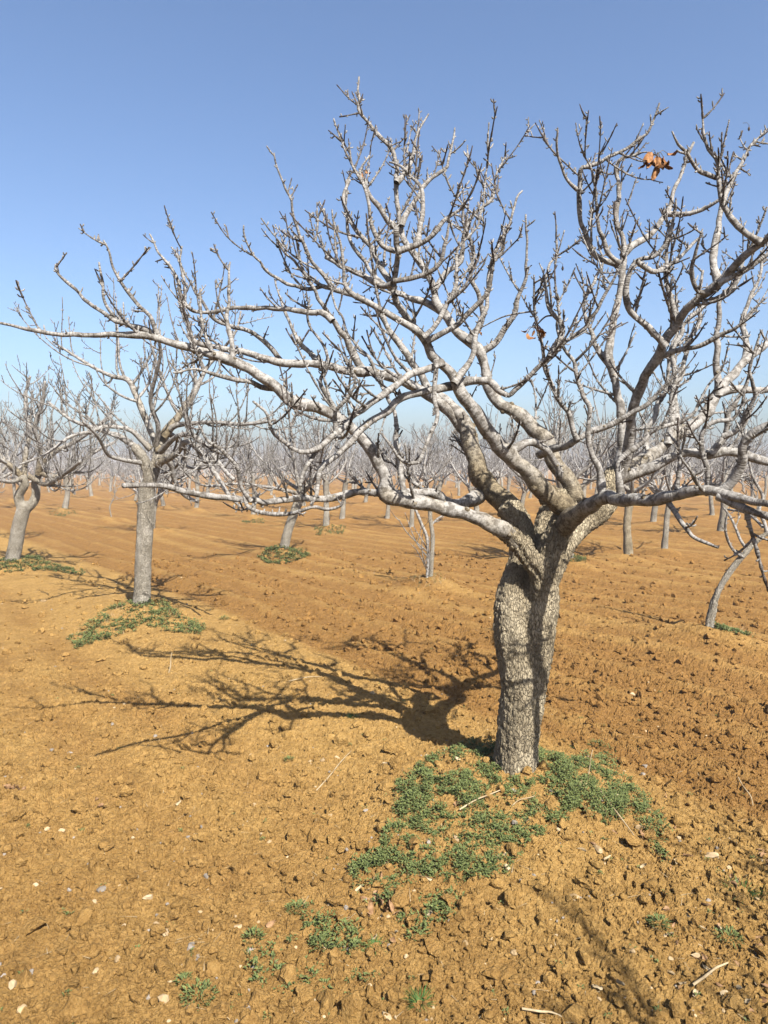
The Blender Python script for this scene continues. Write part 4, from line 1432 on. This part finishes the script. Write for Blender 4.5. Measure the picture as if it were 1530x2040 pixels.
for n, (px, py, lab, kind, sz) in enumerate(tufts):
    rg = random.Random(300 + n)
    x, y = on_ground_px(px, py + 6, 0.0)
    for _ in range(6):
        zg = gz(x, y)
        x, y = on_ground_px(px, py + 6, zg)
    lv = Leaves()
    b = np.zeros(3)
    if kind == 'grass':
        for e in range(70):
            a = rg.uniform(0, 6.28)
            o = np.array((math.cos(a), math.sin(a), 0)) * rg.uniform(0, sz * .35)
            lv.blade(o - Z * .008, np.array((math.cos(a) * .7, math.sin(a) * .7, 1.1)), sz * rg.uniform(.6, 1.1), .0035, rg.uniform(.05, .5))
    else:
        for e in range(int(110 * (sz / .05) ** 1.2)):
            a = rg.uniform(0, 6.28)
            rd = sz * .7 * math.sqrt(rg.random())
            hh = sz * .55 * (1 - (rd / sz) ** 2) * rg.random()
            lv.leaf(np.array((math.cos(a) * rd, math.sin(a) * rd, hh)), np.array((math.cos(a), math.sin(a), rg.uniform(.2, 1.3))), rg.uniform(.010, .024), rg.uniform(.004, .008), Z)
    o = link('grass_tuft' if kind == 'grass' else 'weed_plant', lv.mesh('tuft', [blade_mat if kind == 'grass' else weed_mat]), None, (x, y, gz(x, y)))
    tag(o, lab, 'grass tuft' if kind == 'grass' else 'weed')


# stones, clods, litter
def ico(sub=1):
    import bmesh
    bm = bmesh.new()
    bmesh.ops.create_icosphere(bm, subdivisions=sub, radius=1)
    V = np.array([v.co[:] for v in bm.verts])
    F = np.array([[v.index for v in f.verts] for f in bm.faces])
    bm.free()
    return V, F


IV1, IF1 = ico(1)
IV2, IF2 = ico(2)
IV3, IF3 = ico(3)


def lump(rs, V0, size, flat=0.6, rough=0.5, elong=1.0):
    sd = rs.randint(1, 900)
    k = 1.3
    n = (vnoise(V0[:, 0] * k + sd, V0[:, 1] * k + V0[:, 2] * 0.9 * k, 2) - 0.5) + 0.6 * (vnoise(V0[:, 2] * 2.9 + sd, V0[:, 0] * 2.7 + V0[:, 1] * 1.9, 3) - 0.5)
    V = V0 * (1 + rough * n)[:, None]
    for _ in range(3):     # chipped flat faces
        d = rs.randn(3)
        d /= np.linalg.norm(d)
        h = rs.uniform(0.45, 0.8)
        t = V @ d
        V = V - np.clip(t - h, 0, None)[:, None] * d
    V = V * np.array((1.0 * elong, rs.uniform(0.65, 1.0), flat))
    a = rs.uniform(0, 6.28)
    c, s = math.cos(a), math.sin(a)
    V = np.stack((V[:, 0] * c - V[:, 1] * s, V[:, 0] * s + V[:, 1] * c, V[:, 2]), 1)
    return V * size


def scatter(name, label, count, mat, size_fn, V0, F0, seed, where, sink=0.25, flat=(0.5, 0.9), rough=0.6, attr=False, cat='stones'):
    rs = np.random.RandomState(seed)
    # even in the picture: more of them close by
    ang = rs.uniform(-0.62, 0.62, count * 6)
    inv = rs.uniform(1 / 14.0, 1 / 1.9, count * 6)
    d = 1 / inv
    x, y = d * np.sin(ang), d * np.cos(ang)
    keep = rs.rand(len(x)) < where(x, y)
    x, y = x[keep][:count], y[keep][:count]
    z = height(x, y)
    VV, FF, n0 = [], [], 0
    for q in range(len(x)):
        s = size_fn(rs, x[q], y[q])
        fl = rs.uniform(*flat)
        v = lump(rs, V0, s, fl, rough) + np.array((x[q], y[q], z[q] + s * fl * (0.5 - sink * 1.6)))
        VV.append(v)
        FF.append(F0 + n0)
        n0 += len(v)
    V = np.concatenate(VV)
    at_ = {'tilled': tilled(V[:, 0], V[:, 1])} if attr else None
    o = link(name, mesh_from(name, V, None, np.concatenate(FF), [mat], at_, smooth_=False))
    tag(o, label, cat, kind='stuff')
    return o


def rough_zone(x, y):
    return np.clip(0.22 + 0.42 * tilled(x, y) + 0.9 * smooth(0.0, 0.9, (x - 0.9) - 0.25 * (y - 1.8)) * smooth(3.6, 2.6, y), 0, 1)


scatter('soil_clods', 'crumbled lumps of tan soil strewn over the field', 11000, soil, lambda rs, x, y: min(0.045, (0.004 + rs.exponential(0.0045)) * (0.8 + 0.22 * y)), IV2, IF2, 1,
        rough_zone, 0.1, (0.6, 1.1), 1.0, True, 'clods')
scatter('pebbles', 'small pale pebbles strewn over the soil', 330, stone_mat, lambda rs, x, y: min(0.022, 0.005 + rs.exponential(0.004)), IV2, IF2, 2,
        lambda x, y: 1 - 0.6 * tilled(x, y), 0.25)
scatter('dark_pebbles', 'small grey pebbles strewn over the soil', 260, grey_stone_mat, lambda rs, x, y: min(0.02, 0.005 + rs.exponential(0.004)), IV2, IF2, 3,
        lambda x, y: 1 - 0.6 * tilled(x, y), 0.25)

stones = [(120, 1664, .017, 'flat white stone, left, below the paler round one'), (94, 1652, .014, 'round cream stone at the left with a tan centre'), (505, 1606, .015, 'cream stone on open soil left of the weed mat'),
          (500, 1508, .014, 'pale stone beside the lowest branch shadow'), (671, 1508, .016, 'pale stone at the right end of the branch shadows'), (297, 1788, .019, 'tall tan stone on open soil, lower left'),
          (310, 1862 - 20, .012, 'small cream stone, lower left'), (332, 1858, .016, 'flat pale stone right of the small cream one'), (908, 1560 + 120, .016, 'pale stone among the weeds'),
          (993, 1712, .015, 'cream stone at the lower edge of the weed mat'), (1163, 1567, .030, 'large tan stone right of the trunk foot'), (1190, 1694, .020, 'tan stone with a dark side on the right slope'),
          (1275, 1650, .022, 'brown stone right of the mound'), (742, 1382, .024, 'round tan stone in the branch shadows'), (912, 1517, .016, 'tan stone in the weeds left of the trunk'),
          (1418, 1706, .022, 'tan stone near the right edge'), (1145, 1788, .018, 'pale stone with a dark plant beside it'), (377, 1248, .03, 'pale stone beside the second tree weeds'),
          (87, 1198, .035, 'pale stone at the left by the far branch shadows'), (420, 1720 + 95, .012, 'tiny cream stone on the lower left soil')]
rs = np.random.RandomState(4)
for px, py, sz, lab in stones:
    x, y = on_ground_px(px, py, 0.05)
    for _ in range(6):
        x, y = on_ground_px(px, py, gz(x, y))
    V = lump(rs, IV3, sz, rs.uniform(.5, .8), 0.5, rs.uniform(1, 1.4))
    o = link('stone', mesh_from('stone', V, None, IF3, [stone_mat], smooth_=False), None, (x, y, gz(x, y) + sz * 0.12))
    tag(o, lab, 'stone', 'pale stones lying on the soil')

# fallen leaves
fallen = [(40, 1570, 'brown fallen leaves curled at the left edge', 4, .05), (200, 1600, 'small brown fallen leaf on the left soil', 2, .04), (905, 1610, 'brown curled leaf on the weeds left of the stick', 1, .05),
          (760, 1815, 'fallen brown leaves below the weed mat, centre', 5, .05), (770, 1790, 'fallen reddish leaves in the lowest weeds', 3, .05), (350, 1600, 'white torn leaf on the open soil', 1, .035),
          (530, 1850, 'brown leaf on the soil, lower centre left', 1, .04), (1215, 1965, 'pale curled leaf by the shadow at lower right', 2, .04), (1285, 1665, 'brown leaf on the right slope', 2, .04)]
rg = random.Random(70)
for px, py, lab, n, sz in fallen:
    x, y = on_ground_px(px, py, 0.02)
    for _ in range(5):
        x, y = on_ground_px(px, py, gz(x, y))
    VV, FF, n0 = [], [], 0
    for q in range(n):
        a = rg.uniform(0, 6.28)
        V, F = leaf_geom(rg, (rg.uniform(-1, 1) * sz * (n > 1), rg.uniform(-1, 1) * sz * (n > 1), 0.012), (math.cos(a), math.sin(a), rg.uniform(-.1, .3)), sz * rg.uniform(.8, 1.2), sz * .55, rg.uniform(.2, .8), 1.0)
        VV.append(V)
        FF.append(F + n0)
        n0 += len(V)
    o = link('fallen_leaf' if n == 1 else 'fallen_leaves', mesh_from('fallen_leaf', np.concatenate(VV), np.concatenate(FF), None, [straw_mat if 'white' in lab or 'pale' in lab else litter_mat]), None, (x, y, gz(x, y)))
    tag(o, lab, 'leaf')

# sticks and straw
sticks = [((915, 1618), (1000, 1578), .004, 'pale stick lying on the weeds left of the trunk'), ((1020, 1610), (1065, 1594), .003, 'short pale stick in the weeds below the trunk'),
          ((1195, 1575), (1270, 1680), .004, 'long dry stalk down the right slope of the mound'), ((335, 1340), (342, 1385), .006, 'pale thin twig standing in the branch shadows, left'),
          ((1170, 1560), (1182, 1500), .003, 'upright dry stem right of the trunk'), ((1470, 1565), (1500, 1610), .004, 'dry stalk near the right edge'),
          ((575, 1250 + 110), (640, 1352), .004, 'thin twig lying among the far branch shadows'), ((620, 1590), (700, 1500), .0035, 'pale dry stalk at the right end of the low branch shadow'),
          ((1380, 1968), (1450, 1925), .005, 'broken pale stick on the clods at lower right'), ((1040, 2010), (1130, 2036), .004, 'thin pale stick at the bottom edge')]
for (a, b, r, lab) in sticks:
    A = list(on_ground_px(a[0], a[1], 0.05))
    B = list(on_ground_px(b[0], b[1], 0.05))
    up = 0.0
    if 'standing' in lab or 'upright' in lab:
        B = A
        up = (a[1] - b[1]) / FPX * A[1]
    for _ in range(5):
        A = on_ground_px(a[0], a[1], gz(*A))
        if not up:
            B = on_ground_px(b[0], b[1], gz(*B))
    pa = np.array((A[0], A[1], gz(*A) + r + (0.008 if not up else -0.01)))
    if up:
        pb = pa + np.array(((b[0] - a[0]) / FPX * A[1], 0.02, abs(up)))
    else:
        pb = np.array((B[0], B[1], gz(*B) + r + 0.010))
    m1 = pa * .65 + pb * .35 + np.array((rg.uniform(-.01, .01), rg.uniform(-.01, .01), .008))
    m2 = pa * .3 + pb * .7 + np.array((rg.uniform(-.01, .01), rg.uniform(-.01, .01), .008))
    P, rd = catmull([pa, m1, m2, pb], [r, r * .9, r * .8, r * .5], 0.01)
    tb = Tubes()
    tb.tube(P, rd, 6, 0.4, wob=.3)
    V = np.concatenate(tb.v) - pa
    me = mesh_from('stick', V, np.concatenate(tb.f4), np.concatenate(tb.f3), [straw_mat])
    tag(link('stick', me, None, tuple(pa)), lab, 'stick')
sv = Leaves()
rs = np.random.RandomState(9)
for q in range(420):
    d = 1 / rs.uniform(1 / 8, 1 / 2.0)
    a = rs.uniform(-.55, .55)
    x, y = d * math.sin(a), d * math.cos(a)
    th = rs.uniform(0, 6.28)
    sv.blade(np.array((x, y, gz(x, y) + .004)), np.array((math.cos(th), math.sin(th), rs.uniform(0, .35))), rs.uniform(.02, .07), .0028, rs.uniform(0, .15))
tag(link('straw_litter', sv.mesh('straw_litter', [straw_mat])), 'short pale straws strewn over the soil', 'straw', kind='stuff')
rs = np.random.RandomState(19)
VV, FF, n0 = [], [], 0
rg = random.Random(31)
for q in range(110):
    if q < 70:
        px, py = rs.uniform(1330, 1560), rs.uniform(1640, 2060)
    elif q < 92:
        px, py = rs.uniform(1150, 1340), rs.uniform(1560, 1800)
    else:
        px, py = rs.uniform(680, 900), rs.uniform(1720, 1900)
    x, y = on_ground_px(px, py, 0.05)
    a = rs.uniform(0, 6.28)
    V, F = leaf_geom(rg, (x, y, gz(x, y) + 0.006), (math.cos(a), math.sin(a), rs.uniform(-.05, .5)), rs.uniform(.02, .045), rs.uniform(.010, .022), rg.uniform(.2, .9), 1.0)
    VV.append(V); FF.append(F + n0); n0 += len(V)
h2 = len(VV) // 2
tag(link('leaf_litter', mesh_from('leaf_litter', np.concatenate(VV[::2]), np.concatenate([F - F.min() + 35 * i for i, F in enumerate(FF[::2])]), None, [litter_mat])), 'curled brown leaf litter on the mound edge and lower right soil', 'leaves', kind='stuff')
tag(link('pale_leaf_litter', mesh_from('leaf_litter', np.concatenate(VV[1::2]), np.concatenate([F - F.min() + 35 * i for i, F in enumerate(FF[1::2])]), None, [straw_mat])), 'pale dry leaf litter on the mound edge and lower right soil', 'leaves', kind='stuff')
# a soil clod scattering of tiny seedlings
lv = Leaves()
for q in range(170):
    d = 1 / rs.uniform(1 / 7, 1 / 2.0)
    a = rs.uniform(-.52, .52)
    x, y = d * math.sin(a), d * math.cos(a)
    b = np.array((x, y, gz(x, y)))
    for e in range(rs.randint(4, 14)):
        t = rs.uniform(0, 6.28)
        lv.leaf(b + np.array((math.cos(t), math.sin(t), 0)) * rs.uniform(0, .012) + Z * rs.uniform(0, .008), np.array((math.cos(t), math.sin(t), rs.uniform(.2, 1))), rs.uniform(.007, .016), .006, Z)
tag(link('seedlings', lv.mesh('seedlings', [weed_mat])), 'tiny green seedlings dotted over the soil', 'weeds', kind='stuff')

# ------------------------------------------------------------ haze
hz = bpy.data.materials.new('haze')
hz.use_nodes = True
nt = hz.node_tree
nt.nodes.clear()
o_ = nt.nodes.new('ShaderNodeOutputMaterial')
v_ = nt.nodes.new('ShaderNodeVolumePrincipled')
v_.inputs['Color'].default_value = (0.86, 0.88, 1.0, 1)
v_.inputs['Density'].default_value = 0.0012
nt.links.new(v_.outputs[0], o_.inputs['Volume'])
hx, y0, y1, z0, z1 = 420.0, -60.0, 620.0, -1.2, 6.0
HV = [(sx * hx, y, z) for z in (z0, z1) for y in (y0, y1) for sx in (-1, 1)]
HF = [(0, 2, 3, 1), (4, 5, 7, 6), (0, 1, 5, 4), (2, 6, 7, 3), (0, 4, 6, 2), (1, 3, 7, 5)]
me = mesh_from('haze', HV, HF, None, [hz], smooth_=False)
tag(link('haze', me), 'thin pale blue air haze over the far rows', kind='stuff')
